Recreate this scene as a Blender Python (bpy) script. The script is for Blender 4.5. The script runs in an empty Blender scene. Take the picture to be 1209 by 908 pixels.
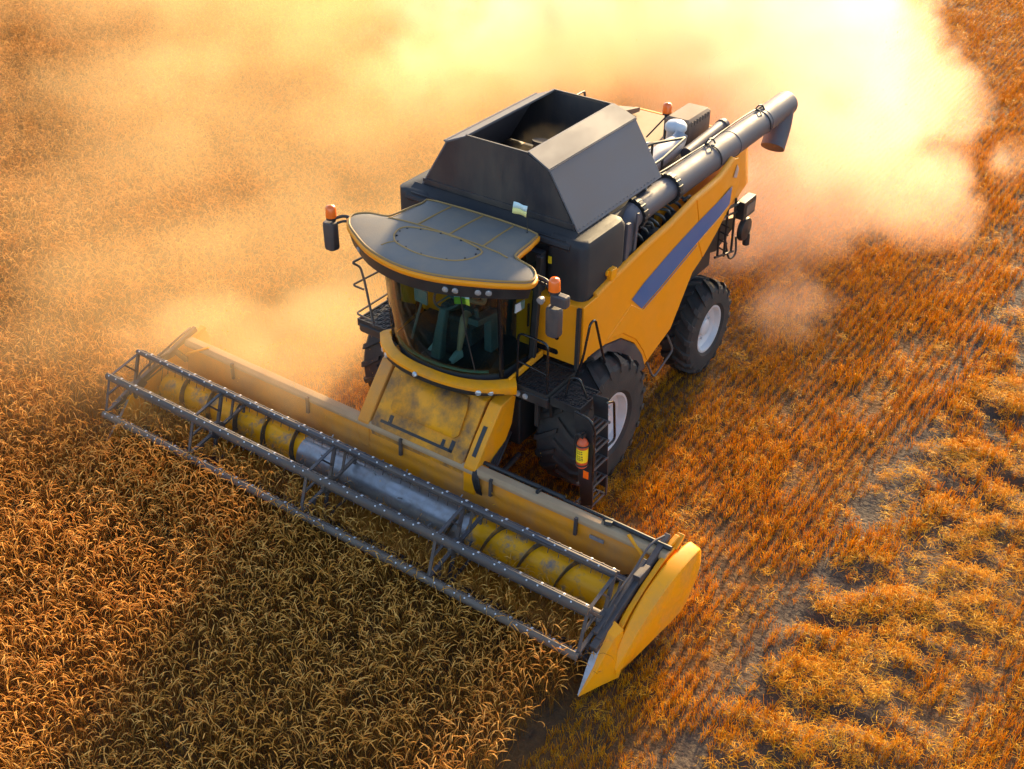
import bpy, bmesh, math, random
import numpy as np
from mathutils import Vector, Matrix, Euler
R = math.radians
random.seed(7)
S = bpy.context.scene
C = S.collection

# ------------------------------------------------------------------ camera, sky, sun, exposure
# world axes: x = the way the machine drives, y = its left side, z = up; origin under its front axle
CAM = Vector((11.825, 8.463, 10.703)); FPX = 1420.47; PITCH, YAW, ROLL = R(33.982), R(34.978), R(.341)
_fw = Vector((-math.cos(YAW), -math.sin(YAW), 0)); _rt = Vector((-math.sin(YAW), math.cos(YAW), 0)); _up = Vector((0, 0, 1))
_zc = _fw*math.cos(PITCH) - _up*math.sin(PITCH); _yc = -_fw*math.sin(PITCH) - _up*math.cos(PITCH)
_Rv = _rt*math.cos(ROLL) - _yc*math.sin(ROLL); _Dv = _rt*math.sin(ROLL) + _yc*math.cos(ROLL)
cam = bpy.data.objects.new('camera', bpy.data.cameras.new('camera')); C.objects.link(cam)
cam.matrix_world = Matrix(((_Rv.x, -_Dv.x, -_zc.x, CAM.x), (_Rv.y, -_Dv.y, -_zc.y, CAM.y), (_Rv.z, -_Dv.z, -_zc.z, CAM.z), (0, 0, 0, 1)))
cam.data.sensor_width = 36; cam.data.lens = FPX/1209*36; cam.data.clip_end = 2000; cam.data.clip_start = .1
S.camera = cam

SUN_EL = R(19); SUN_AZ = math.atan2(-.20, -1)          # seen from the machine the sun stands behind it
sdir = Vector((math.cos(SUN_AZ)*math.cos(SUN_EL), math.sin(SUN_AZ)*math.cos(SUN_EL), math.sin(SUN_EL)))
w = bpy.data.worlds.new('World'); S.world = w; w.use_nodes = True
nt = w.node_tree; bg = nt.nodes['Background']
sky = nt.nodes.new('ShaderNodeTexSky'); sky.sky_type = 'NISHITA'; sky.sun_disc = False
sky.sun_elevation = SUN_EL; sky.sun_rotation = math.atan2(sdir.x, sdir.y)
sky.dust_density = 1.4
nt.links.new(sky.outputs[0], bg.inputs[0]); bg.inputs[1].default_value = .14
sl = bpy.data.lights.new('sun', 'SUN'); sl.energy = 4.6; sl.angle = R(5); sl.color = (1, .73, .37)
sun = bpy.data.objects.new('sun', sl); C.objects.link(sun); sun.rotation_euler = (-sdir).to_track_quat('-Z', 'Y').to_euler()
sun.location = (-60, -8, 30)
S.view_settings.view_transform = 'Standard'; S.view_settings.look = 'None'; S.view_settings.gamma = 1
S.view_settings.exposure = 1.5; S.view_settings.use_curve_mapping = False
S.render.engine = 'CYCLES'
S.cycles.volume_bounces = 12; S.cycles.max_bounces = 16; S.cycles.adaptive_threshold = .02; S.cycles.diffuse_bounces = 4; S.cycles.glossy_bounces = 4; S.cycles.transmission_bounces = 6; S.cycles.transparent_max_bounces = 24
S.cycles.volume_step_rate = 2.0; S.cycles.use_denoising = True; S.cycles.use_adaptive_sampling = True

# ------------------------------------------------------------------ materials
def lin(r, g, b): return tuple(((c/255+.055)/1.055)**2.4 if c > 10 else c/255/12.92 for c in (r, g, b))
def mat(name, col, rough=.5, metal=0, dust=0, dcol=(.34, .22, .11), dscale=3.0, bump=0, coat=0, seed=0, dmin=.0, streak=None, lo=.38, hi=.72):
    m = bpy.data.materials.new(name); m.use_nodes = True; t = m.node_tree; b = t.nodes['Principled BSDF']
    b.inputs['Roughness'].default_value = rough; b.inputs['Metallic'].default_value = metal
    b.inputs['Base Color'].default_value = (*col, 1); b.inputs['Coat Weight'].default_value = coat
    if 'yellow' in name: b.inputs['Specular IOR Level'].default_value = .3
    tc = t.nodes.new('ShaderNodeTexCoord'); mp = t.nodes.new('ShaderNodeMapping'); mp.inputs['Location'].default_value = (seed*3.7, seed*1.3, seed*2.1)
    if streak: mp.inputs['Scale'].default_value = streak
    t.links.new(tc.outputs['Object'], mp.inputs[0])
    if dust:
        n = t.nodes.new('ShaderNodeTexNoise'); n.inputs['Scale'].default_value = dscale; n.inputs['Detail'].default_value = 8; n.inputs['Roughness'].default_value = .68
        t.links.new(mp.outputs[0], n.inputs[0])
        r = t.nodes.new('ShaderNodeMapRange'); r.inputs[1].default_value = lo; r.inputs[2].default_value = hi; r.inputs[3].default_value = dmin; r.inputs[4].default_value = dust
        t.links.new(n.outputs[0], r.inputs[0])
        mx = t.nodes.new('ShaderNodeMix'); mx.data_type = 'RGBA'; mx.inputs[6].default_value = (*col, 1); mx.inputs[7].default_value = (*dcol, 1)
        t.links.new(r.outputs[0], mx.inputs[0]); t.links.new(mx.outputs[2], b.inputs['Base Color'])
        rr = t.nodes.new('ShaderNodeMapRange'); rr.inputs[3].default_value = rough; rr.inputs[4].default_value = .9
        t.links.new(r.outputs[0], rr.inputs[0]); t.links.new(rr.outputs[0], b.inputs['Roughness'])
    if bump:
        n2 = t.nodes.new('ShaderNodeTexNoise'); n2.inputs['Scale'].default_value = 60; t.links.new(mp.outputs[0], n2.inputs[0])
        bp = t.nodes.new('ShaderNodeBump'); bp.inputs['Strength'].default_value = bump; bp.inputs['Distance'].default_value = .01
        t.links.new(n2.outputs[0], bp.inputs['Height']); t.links.new(bp.outputs[0], b.inputs['Normal'])
    return m
M = {}
M['yellow'] = mat('yellow_paint', (.88, .30, .003), .45, 0, .2, (.50, .26, .07), 2.2, coat=.08, dmin=.02)
M['yellow_worn'] = mat('worn_yellow_paint', (.86, .335, .005), .45, 0, 1.0, (.09, .075, .07), 2.2, dmin=.06, seed=2, lo=.40, hi=.66)
M['yellow_dusty'] = mat('dusty_yellow_paint', (.84, .30, .006), .5, 0, .7, (.31, .20, .14), 1.1, dmin=.05, seed=4)
M['yellow_clean'] = mat('clean_yellow_paint', (.90, .33, .003), .45, 0, .6, (.40, .215, .075), 2.0, coat=.06, lo=.46, hi=.74, seed=5)
M['drum_yellow'] = mat('drum_yellow', (.90, .38, .005), .32, 0, .95, (.22, .18, .16), 3.2, seed=6, lo=.5, hi=.64)
M['drum_steel'] = mat('drum_steel', (.42, .41, .43), .35, .7, .6, (.26, .2, .15), 5, seed=7)
M['tank_plastic'] = mat('dark_tank_plastic', (.014, .014, .018), .6, 0, .45, (.065, .048, .036), 2.2, seed=8)
M['flight_steel'] = mat('worn_flight_steel', (.07, .06, .055), .45, .3, .7, (.45, .22, .02), 5, seed=26, lo=.5, hi=.62)
M['lid_grey'] = mat('grey_lid_sheet', (.105, .102, .12), .65, .0, .45, (.15, .115, .09), 1.8, seed=9, streak=(.6, 1.6, .5))
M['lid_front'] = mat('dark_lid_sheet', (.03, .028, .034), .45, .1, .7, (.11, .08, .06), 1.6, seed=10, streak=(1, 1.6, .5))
M['tank_inside'] = mat('tank_inside', (.07, .05, .045), .6, 0, .5, (.22, .12, .06), 1.5, seed=11)
M['roof_grey'] = mat('grey_roof_coating', (.14, .135, .13), .8, 0, .6, (.25, .19, .13), 1.6, bump=.25, seed=12)
M['roof_seam'] = mat('ochre_roof_seam', (.33, .19, .06), .7)
M['black'] = mat('black_steel', (.016, .016, .019), .45, 0, .3, (.07, .06, .05), 5, seed=13)
M['black_gloss'] = mat('black_gloss', (.01, .01, .012), .2)
M['grating'] = mat('black_grating', (.02, .021, .025), .5, .3, .4, (.09, .075, .06), 7, seed=14)
M['reel_steel'] = mat('blue_grey_steel', (.055, .053, .066), .45, .25, .75, (.17, .12, .085), 2.2, seed=15)
M['reel_bar'] = mat('worn_steel_bar', (.075, .067, .068), .62, .15, .75, (.16, .11, .075), 2, seed=16)
M['reel_dusty'] = mat('dusty_steel_bar', (.15, .12, .10), .6, .2, .7, (.22, .15, .095), 3, seed=25)
M['clip'] = mat('bright_clip', (.75, .74, .74), .3, .5)
M['auger_tube'] = mat('grey_auger_tube', (.078, .075, .095), .5, .1, .45, (.17, .125, .10), 1.6, seed=17)
M['duct'] = mat('silver_duct', (.33, .33, .37), .4, .4, .35, (.4, .32, .25), 2, seed=18)
M['rubber'] = mat('tyre_rubber', (.018, .0175, .019), .8, 0, .75, (.065, .047, .036), 3, bump=.3, seed=19)
M['rim'] = mat('white_rim', (.56, .57, .60), .4, .1, .4, (.35, .3, .25), 3, seed=20)
M['blue'] = mat('blue_stripe', (.035, .115, .30), .5, 0, .12, (.3, .25, .22), 2, coat=.2, seed=21)
M['lens_orange'] = mat('orange_lens', (.95, .16, .012), .25, coat=.5)
M['lamp_glass'] = mat('lamp_glass', (.42, .44, .47), .15, .4)
M['engine_brown'] = mat('dusty_brown_case', (.15, .10, .075), .7, 0, .7, (.32, .2, .12), 3, seed=22)
M['deck_dust'] = mat('dusty_deck', (.42, .26, .14), .8, 0, .6, (.5, .36, .22), 2, seed=23)
M['white'] = mat('white_plastic', (.55, .56, .58), .45)
M['screen_case'] = mat('grey_screen_case', (.22, .24, .25), .5)
M['seat'] = mat('dark_seat_fabric', (.03, .032, .038), .8)
M['console'] = mat('grey_console', (.075, .09, .10), .5)
M['teal'] = mat('teal_trim', (.03, .22, .18), .4)
M['skin'] = mat('skin', (.42, .21, .13), .5)
M['shirt'] = mat('pale_shirt', (.48, .52, .53), .8)
M['shorts'] = mat('dark_shorts', (.05, .055, .06), .85)
M['hair'] = mat('dark_hair', (.02, .014, .01), .7)
M['shoe'] = mat('pale_shoe', (.4, .42, .43), .6)
M['ext_orange'] = mat('orange_cylinder', (.62, .085, .02), .35, 0, .3, (.3, .16, .08), 6)
M['label_yellow'] = mat('yellow_label', (.85, .62, .02), .45)
M['flag_blue'] = mat('pale_blue_cloth', (.62, .78, .80), .8)
M['flag_yellow'] = mat('pale_yellow_cloth', (.80, .74, .30), .8)
M['flag2_blue'] = mat('grey_blue_cloth', (.35, .55, .62), .8)
M['flag2_yellow'] = mat('lime_yellow_cloth', (.45, .60, .06), .8)
M['red'] = mat('red_mark', (.5, .03, .02), .5)

def glass(name, tint, gl=.06):
    m = bpy.data.materials.new(name); m.use_nodes = True; t = m.node_tree; t.nodes.clear()
    o = t.nodes.new('ShaderNodeOutputMaterial'); mx = t.nodes.new('ShaderNodeMixShader'); tr = t.nodes.new('ShaderNodeBsdfTransparent'); g = t.nodes.new('ShaderNodeBsdfGlossy')
    fr = t.nodes.new('ShaderNodeFresnel'); fr.inputs[0].default_value = 1.5
    tr.inputs[0].default_value = (*tint, 1); g.inputs['Roughness'].default_value = .03
    t.links.new(fr.outputs[0], mx.inputs[0]); t.links.new(tr.outputs[0], mx.inputs[1]); t.links.new(g.outputs[0], mx.inputs[2]); t.links.new(mx.outputs[0], o.inputs[0])
    return m
M['glass'] = glass('tinted_cab_glass', (.44, .68, .66))

def straw_mat(name, c1, c2, c3, trans=.45):
    """dry straw: colour varies from stalk clump to stalk clump and along z is left alone; part of the light passes through"""
    m = bpy.data.materials.new(name); m.use_nodes = True; t = m.node_tree; t.nodes.clear()
    o = t.nodes.new('ShaderNodeOutputMaterial')
    oi = t.nodes.new('ShaderNodeObjectInfo'); tc = t.nodes.new('ShaderNodeTexCoord')
    n = t.nodes.new('ShaderNodeTexNoise'); n.inputs['Scale'].default_value = 9; t.links.new(tc.outputs['Object'], n.inputs[0])
    ad = t.nodes.new('ShaderNodeMath'); ad.operation = 'ADD'; t.links.new(oi.outputs['Random'], ad.inputs[0]); t.links.new(n.outputs[0], ad.inputs[1])
    hf = t.nodes.new('ShaderNodeMath'); hf.operation = 'MULTIPLY'; hf.inputs[1].default_value = .5; t.links.new(ad.outputs[0], hf.inputs[0])
    rp = t.nodes.new('ShaderNodeValToRGB'); e = rp.color_ramp.elements; e[0].position = .18; e[0].color = (*c1, 1); e[1].position = .85; e[1].color = (*c3, 1)
    k = e.new(.5); k.color = (*c2, 1); t.links.new(hf.outputs[0], rp.inputs[0])
    d = t.nodes.new('ShaderNodeBsdfPrincipled'); d.inputs['Roughness'].default_value = .55; d.inputs['Specular IOR Level'].default_value = .12
    tl = t.nodes.new('ShaderNodeBsdfTranslucent'); mx = t.nodes.new('ShaderNodeMixShader'); mx.inputs[0].default_value = trans
    t.links.new(rp.outputs[0], d.inputs['Base Color']); t.links.new(rp.outputs[0], tl.inputs[0])
    t.links.new(d.outputs[0], mx.inputs[1]); t.links.new(tl.outputs[0], mx.inputs[2]); t.links.new(mx.outputs[0], o.inputs[0])
    return m
M['ear'] = straw_mat('wheat_ear', (.56, .25, .035), (.81, .395, .072), (.94, .59, .17), .35)
M['stem'] = straw_mat('wheat_stem', (.16, .06, .008), (.38, .155, .018), (.62, .31, .05), .35)
M['stubble'] = straw_mat('stubble_straw', (.50, .20, .003), (.82, .40, .008), (.95, .56, .03), .5)
M['straw'] = straw_mat('loose_straw', (.72, .33, .007), (.90, .47, .022), (.95, .62, .08), .45)

# ------------------------------------------------------------------ mesh building
def V(*a): return Vector(a)
class MB:
    def __init__(s): s.v, s.f, s.m = [], [], []
    def add(s, vs, fs, mi=0):
        o = len(s.v); s.v += [tuple(x) for x in vs]; s.f += [tuple(i+o for i in f) for f in fs]; s.m += [mi]*len(fs); return s
    def box(s, lo, hi, mi=0):
        x0, y0, z0 = lo; x1, y1, z1 = hi
        return s.add([(x0,y0,z0),(x1,y0,z0),(x1,y1,z0),(x0,y1,z0),(x0,y0,z1),(x1,y0,z1),(x1,y1,z1),(x0,y1,z1)],
                     [(0,3,2,1),(4,5,6,7),(0,1,5,4),(1,2,6,5),(2,3,7,6),(3,0,4,7)], mi)
    def bar(s, a, b, wd, ht, up=(0,0,1), mi=0):
        a, b = Vector(a), Vector(b); d = (b-a).normalized(); u = Vector(up)
        if abs(d.dot(u)) > .97: u = Vector((1,0,0))
        sx = d.cross(u).normalized()*wd/2; sz = sx.cross(d).normalized()*ht/2
        vs = [p+q for p in (a, b) for q in (-sx-sz, sx-sz, sx+sz, -sx+sz)]
        return s.add(vs, [(0,1,2,3),(7,6,5,4),(0,4,5,1),(1,5,6,2),(2,6,7,3),(3,7,4,0)], mi)
    def tube(s, path, r, n=8, mi=0, closed=False, cap=True):
        P = [Vector(p) for p in path]; k = len(P); rs = r if isinstance(r, (list, tuple)) else [r]*k
        ref = None; rings = []
        for i, p in enumerate(P):
            if closed: d = P[(i+1) % k]-P[i-1]
            else: d = (P[min(i+1, k-1)]-P[max(i-1, 0)])
            d.normalize()
            if ref is None: ref = d.orthogonal().normalized()
            ref = (ref - d*ref.dot(d)); ref = ref.normalized() if ref.length > 1e-6 else d.orthogonal().normalized()
            b = d.cross(ref)
            rings.append([p+(ref*math.cos(t)+b*math.sin(t))*rs[i] for t in (2*math.pi*j/n for j in range(n))])
        return s.loft(rings, mi, closed, cap)
    def loft(s, rings, mi=0, closed=False, cap=True, ringclosed=True):
        n = len(rings[0]); k = len(rings); vs = [v for r in rings for v in r]; fs = []
        for i in range(k if closed else k-1):
            a, b = i*n, ((i+1) % k)*n
            for j in range(n if ringclosed else n-1): fs.append((a+j, a+(j+1) % n, b+(j+1) % n, b+j))
        if cap and not closed and ringclosed: fs += [tuple(range(n))[::-1], tuple((k-1)*n+j for j in range(n))]
        return s.add(vs, fs, mi)
    def prism(s, poly, axis, a, b, mi=0):
        """poly: 2-D outline in the other two axes (in x,y,z order), pushed from a to b along axis"""
        def p3(q, t):
            l = list(q); l.insert(axis, t); return tuple(l)
        return s.loft([[p3(q, a) for q in poly], [p3(q, b) for q in poly]], mi)
    def cyl(s, a, b, r, n=20, mi=0, r2=None): return s.tube([a, b], [r, r if r2 is None else r2], n, mi)
    def lathe(s, c, axis, prof, n=32, mi=0, closed=True):
        """prof: (along axis, radius)"""
        c = Vector(c); ax = Vector(axis).normalized(); u = ax.orthogonal().normalized(); v = ax.cross(u)
        rings = [[c+ax*h+(u*math.cos(t)+v*math.sin(t))*r for h, r in prof] for t in (2*math.pi*j/n for j in range(n))]
        return s.loft(rings, mi, closed=True, ringclosed=closed)
    def build(s, name, mats, parent=None, bevel=0, smooth=38, seg=2, kind=None):
        me = bpy.data.meshes.new(name); me.from_pydata(s.v, [], s.f)
        mats = mats if isinstance(mats, (list, tuple)) else [mats]
        for m in mats: me.materials.append(M[m])
        me.polygons.foreach_set('material_index', s.m)
        bm = bmesh.new(); bm.from_mesh(me); bmesh.ops.recalc_face_normals(bm, faces=bm.faces); bm.to_mesh(me); bm.free()
        if smooth:
            me.polygons.foreach_set('use_smooth', [True]*len(me.polygons)); me.set_sharp_from_angle(angle=R(smooth))
        o = bpy.data.objects.new(name, me); C.objects.link(o)
        if parent is not None: o.parent = parent
        if bevel:
            b = o.modifiers.new('bevel', 'BEVEL'); b.width = bevel; b.segments = seg; b.limit_method = 'ANGLE'; b.angle_limit = R(32); b.harden_normals = True
        if kind: o['kind'] = kind
        return o
def empty(name, loc=(0,0,0), parent=None):
    o = bpy.data.objects.new(name, None); C.objects.link(o); o.location = loc; o.empty_display_size = .2
    if parent is not None: o.parent = parent
    return o
def tag(o, label, cat, group=None, kind=None):
    o['label'] = label; o['category'] = cat
    if group: o['group'] = group
    if kind: o['kind'] = kind
    return o
def smoothpath(pts, k=4):
    """Catmull-Rom through pts"""
    P = [Vector(p) for p in pts]; out = []
    for i in range(len(P)-1):
        a, b, c, d = P[max(i-1,0)], P[i], P[i+1], P[min(i+2,len(P)-1)]
        for j in range(k):
            t = j/k; out.append(.5*((2*b)+(c-a)*t+(2*a-5*b+4*c-d)*t*t+(3*b-a-3*c+d)*t**3))
    return out+[P[-1]]
def rounded(pts, r=.08, k=3):
    """polyline with its inner corners rounded"""
    P = [Vector(p) for p in pts]; out = [P[0]]
    for i in range(1, len(P)-1):
        a = (P[i-1]-P[i]); b = (P[i+1]-P[i]); q = min(r, a.length*.45, b.length*.45)
        s0, s1 = P[i]+a.normalized()*q, P[i]+b.normalized()*q
        for j in range(k+1):
            t = j/k; out.append((s0*(1-t)**2)+(P[i]*2*t*(1-t))+(s1*t*t))
    return out+[P[-1]]

# ------------------------------------------------------------------ the field
def visible(x, y, z=.3, mx=260, my=180):
    v = Vector((x, y, z))-CAM; a = v.dot(_Rv); b = v.dot(_Dv); c = v.dot(_zc)
    if c < 2: return False
    px, py = 604.5+FPX*a/c, 454+FPX*b/c
    return -mx < px < 1209+mx and -my < py < 908+my

def soil_material():
    m = bpy.data.materials.new('field_soil'); m.use_nodes = True; t = m.node_tree; b = t.nodes['Principled BSDF']; b.inputs['Roughness'].default_value = .95
    tc = t.nodes.new('ShaderNodeTexCoord')
    n = t.nodes.new('ShaderNodeTexNoise'); n.inputs['Scale'].default_value = 1.6; n.inputs['Detail'].default_value = 8; n.inputs['Roughness'].default_value = .7
    t.links.new(tc.outputs['Object'], n.inputs[0])
    rp = t.nodes.new('ShaderNodeValToRGB'); e = rp.color_ramp.elements
    e[0].position = .36; e[0].color = (.060, .030, .010, 1); e[1].position = .60; e[1].color = (.16, .066, .010, 1)
    t.links.new(n.outputs[0], rp.inputs[0])
    sx = t.nodes.new('ShaderNodeSeparateXYZ'); t.links.new(tc.outputs['Object'], sx.inputs[0])
    yr = t.nodes.new('ShaderNodeMapRange'); yr.inputs[1].default_value = 0; yr.inputs[2].default_value = 10; t.links.new(sx.outputs['Y'], yr.inputs[0])
    br = t.nodes.new('ShaderNodeValToRGB'); e = br.color_ramp.elements; e[0].position = .33; e[0].color = (0, 0, 0, 1); e[1].position = .78; e[1].color = (.1, .1, .1, 1)
    for ps, v_ in ((.385, .12), (.43, .12), (.46, .05), (.51, .7), (.66, .6)): k_ = e.new(ps); k_.color = (v_, v_, v_, 1)
    t.links.new(yr.outputs[0], br.inputs[0])
    mx = t.nodes.new('ShaderNodeMix'); mx.data_type = 'RGBA'; mx.inputs[7].default_value = (.068, .055, .045, 1); t.links.new(br.outputs[0], mx.inputs[0]); t.links.new(rp.outputs[0], mx.inputs[6])
    t.links.new(mx.outputs[2], b.inputs['Base Color'])
    n2 = t.nodes.new('ShaderNodeTexNoise'); n2.inputs['Scale'].default_value = 14; n2.inputs['Detail'].default_value = 6; t.links.new(tc.outputs['Object'], n2.inputs[0])
    bp = t.nodes.new('ShaderNodeBump'); bp.inputs['Strength'].default_value = .9; bp.inputs['Distance'].default_value = .05
    t.links.new(n2.outputs[0], bp.inputs['Height']); t.links.new(bp.outputs[0], b.inputs['Normal'])
    return m
M['soil'] = soil_material()

rng = np.random.default_rng(11)
_lat = rng.random((64, 64))
def vnoise(x, y):
    """smooth value noise, works on arrays"""
    xi, yi = np.floor(x).astype(int), np.floor(y).astype(int); fx, fy = x-xi, y-yi
    fx = fx*fx*(3-2*fx); fy = fy*fy*(3-2*fy); g = lambda a, b: _lat[a % 64, b % 64]
    return (g(xi, yi)*(1-fx)+g(xi+1, yi)*fx)*(1-fy)+(g(xi, yi+1)*(1-fx)+g(xi+1, yi+1)*fx)*fy
def fbm(x, y): return .55*vnoise(x, y)+.3*vnoise(x*2.1+7, y*2.1+3)+.15*vnoise(x*4.3+1, y*4.3+9)
def swath_w(y): return np.exp(-((y-6.2)/1.05)**4)
def ridges(x, y): return .62*vnoise(x*4.3+y*.9, y*2.0+2)+.38*vnoise(x*8.1, y*4.6+5)              # the strip where the straw of the last pass lies
def ground_z(x, y):
    x = np.asarray(x, float); y = np.asarray(y, float)
    return .05*(fbm(x*.9, y*.9)-.5) + .24*swath_w(y)*(ridges(x, y)-.45)
def build_ground():
    gx = np.concatenate([[-900, -300, -120, -70], np.arange(-46, 14, .1), [16, 30, 70, 300, 900]])
    gy = np.concatenate([[-900, -300, -120, -70], np.arange(-42, 4.6, .4), np.arange(4.6, 8, .08), np.arange(8, 16, .4), [18, 30, 70, 300, 900]])
    X, Y = np.meshgrid(gx, gy, indexing='ij'); Z = ground_z(X, Y); Z[(abs(X) > 60) | (abs(Y) > 60)] = 0
    nx, ny = X.shape; b = MB(); b.v = list(zip(X.ravel(), Y.ravel(), Z.ravel()))
    b.f = [(i*ny+j, (i+1)*ny+j, (i+1)*ny+j+1, i*ny+j+1) for i in range(nx-1) for j in range(ny-1)]; b.m = [0]*len(b.f)
    return b.build('ground', 'soil', kind='structure', smooth=180)
build_ground()

def strip(b, path, wd, side, mi):
    """flat ribbon along a path"""
    sd = Vector(side).normalized()*wd/2
    b.loft([[p-sd*q, p+sd*q] for p, q in path], mi, cap=False, ringclosed=False)
def wheat_clump(seed):
    r = random.Random(seed); b = MB()
    for k in range(6):
        a = r.uniform(0, 6.28); d = .11*math.sqrt(r.random()); base = V(d*math.cos(a), d*math.sin(a), 0); wild = r.random() < .2
        h = r.uniform(.50, .70)*(.88 if wild else 1); la = r.uniform(0, 6.28); ln = r.uniform(.18, .42) if wild else r.uniform(.02, .15); L = V(math.cos(la), math.sin(la), 0)
        st = [base+L*ln*(t**2)+V(0, 0, h*t) for t in (0, .4, .75, 1)]
        b.tube(st, [.0030, .0028, .0025, .0022], 3, 1, cap=False)
        # the drooping ear
        p = st[-1]; ang = r.uniform(.5, 1.4) if wild else r.uniform(.9, 1.5); bend = r.uniform(.3, 2.3); n = 6; el = r.uniform(.095, .14); path = [p]
        L2 = (L+V(r.uniform(-.7, .7), r.uniform(-.7, .7), 0)).normalized(); tw = r.uniform(-.35, .35); neck = r.uniform(.05, .15)
        for q in range(3): p = p+(L2*math.cos(ang)+V(0, 0, math.sin(ang)))*neck/3; ang -= bend/6; path.append(p)
        b.tube(path, .0023, 3, 0, cap=False)
        path = [p]
        for q in range(n):
            ang -= bend/n*.8; L2 = (L2+V(-L2.y, L2.x, 0)*tw/n).normalized(); p = p+(L2*math.cos(ang)+V(0, 0, math.sin(ang)))*el/n; path.append(p)
        w_ = r.uniform(.8, 1.0)
        b.tube(path, [.003*w_, .0056*w_, .0062*w_, .0062*w_, .0058*w_, .0048*w_, .0016], 5, 0)
        for q in range(r.choice((0, 1, 1))):           # dry leaves
            t = r.uniform(.45, .95); s0 = base+L*ln*t*t+V(0, 0, h*t); a2 = r.uniform(0, 6.28); D = V(math.cos(a2), math.sin(a2), 0); ll = r.uniform(.14, .34)
            lp = [(s0, .5), (s0+D*ll*.35+V(0, 0, r.uniform(.02, .09)), 1), (s0+D*ll*.75+V(0, 0, r.uniform(-.04, .06)), .7), (s0+D*ll-V(0, 0, ll*r.uniform(0, .4)), .1)]
            strip(b, lp, .006, D.cross(V(0, 0, 1)), 1)
    return b
def stubble_clump(seed):
    r = random.Random(seed); b = MB()
    for k in range(6):
        base = V(r.uniform(-.055, .055), r.gauss(0, .016), 0); h = r.uniform(.08, .19); la = r.uniform(0, 6.28); ln = r.uniform(0, .05)
        tip = base+V(math.cos(la)*ln, math.sin(la)*ln, h); b.tube([base, tip], [.0029, .0025], 3, 0, cap=False)
        if r.random() < .4:
            a2 = r.uniform(0, 6.28); D = V(math.cos(a2), math.sin(a2), 0); ll = r.uniform(.03, .09); s0 = base.lerp(tip, r.uniform(.2, .8))
            strip(b, [(s0, .5), (s0+D*ll*.5+V(0, 0, .03), 1), (s0+D*ll-V(0, 0, .01), .2)], .006, D.cross(V(0, 0, 1)), 0)
    return b
def straw_clump(seed, puff):
    r = random.Random(seed); b = MB()
    for k in range(22):
        a = r.uniform(0, 6.28); l = r.uniform(.04, .15); D = V(math.cos(a), math.sin(a), r.uniform(-.2, .45)); c = V(r.gauss(0, .07), r.gauss(0, .07), r.uniform(.008, puff))
        sd = V(-D.y, D.x, 0)*r.uniform(-.05, .05)
        pts = [c-D*l/2, c+sd+V(0, 0, r.uniform(0, .03)), c+D*l/2]; pts = [V(p.x, p.y, max(p.z, .004)) for p in pts]
        if r.random() < .7: b.tube(pts, .0021, 3, 0, cap=False)
        else: strip(b, [(pts[0], .4), (pts[1], 1), (pts[2], .3)], .008, V(-D.y, D.x, 0), 0)
    return b
def hidden_collection(name, builders, mats):
    col = bpy.data.collections.new(name)
    for i, b in enumerate(builders):
        me = bpy.data.meshes.new(name); me.from_pydata(b.v, [], b.f)
        for m in mats: me.materials.append(M[m])
        me.polygons.foreach_set('material_index', b.m); me.polygons.foreach_set('use_smooth', [True]*len(b.f))
        col.objects.link(bpy.data.objects.new('%s_%02d' % (name, i), me))
    return col
def scatter(name, pts, col, label, cat, kind='stuff'):
    """pts: rows of x y z, rotation z, tilt x, tilt y, scale, index"""
    pts = np.asarray(pts, float); me = bpy.data.meshes.new(name); me.vertices.add(len(pts)); me.vertices.foreach_set('co', pts[:, :3].ravel().astype('f'))
    a = me.attributes.new('rot', 'FLOAT_VECTOR', 'POINT'); a.data.foreach_set('vector', pts[:, [4, 5, 3]].ravel().astype('f'))
    a = me.attributes.new('scl', 'FLOAT', 'POINT'); a.data.foreach_set('value', pts[:, 6].astype('f'))
    a = me.attributes.new('pick', 'INT', 'POINT'); a.data.foreach_set('value', pts[:, 7].astype('i'))
    o = bpy.data.objects.new(name, me); C.objects.link(o)
    ng = bpy.data.node_groups.new(name, 'GeometryNodeTree'); ng.interface.new_socket('Geometry', in_out='INPUT', socket_type='NodeSocketGeometry'); ng.interface.new_socket('Geometry', in_out='OUTPUT', socket_type='NodeSocketGeometry')
    N = ng.nodes; gi = N.new('NodeGroupInput'); go = N.new('NodeGroupOutput'); ip = N.new('GeometryNodeInstanceOnPoints'); ci = N.new('GeometryNodeCollectionInfo')
    ci.inputs['Collection'].default_value = col; ci.inputs['Separate Children'].default_value = True; ci.inputs['Reset Children'].default_value = True
    def attr(n, ty):
        x = N.new('GeometryNodeInputNamedAttribute'); x.data_type = ty; x.inputs['Name'].default_value = n; return x.outputs['Attribute']
    L = ng.links.new; L(gi.outputs[0], ip.inputs['Points']); L(ci.outputs[0], ip.inputs['Instance']); ip.inputs['Pick Instance'].default_value = True
    L(attr('pick', 'INT'), ip.inputs['Instance Index']); L(attr('rot', 'FLOAT_VECTOR'), ip.inputs['Rotation']); L(attr('scl', 'FLOAT'), ip.inputs['Scale']); L(ip.outputs[0], go.inputs[0])
    mo = o.modifiers.new('scatter', 'NODES'); mo.node_group = ng
    return tag(o, label, cat, kind=kind)

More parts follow.
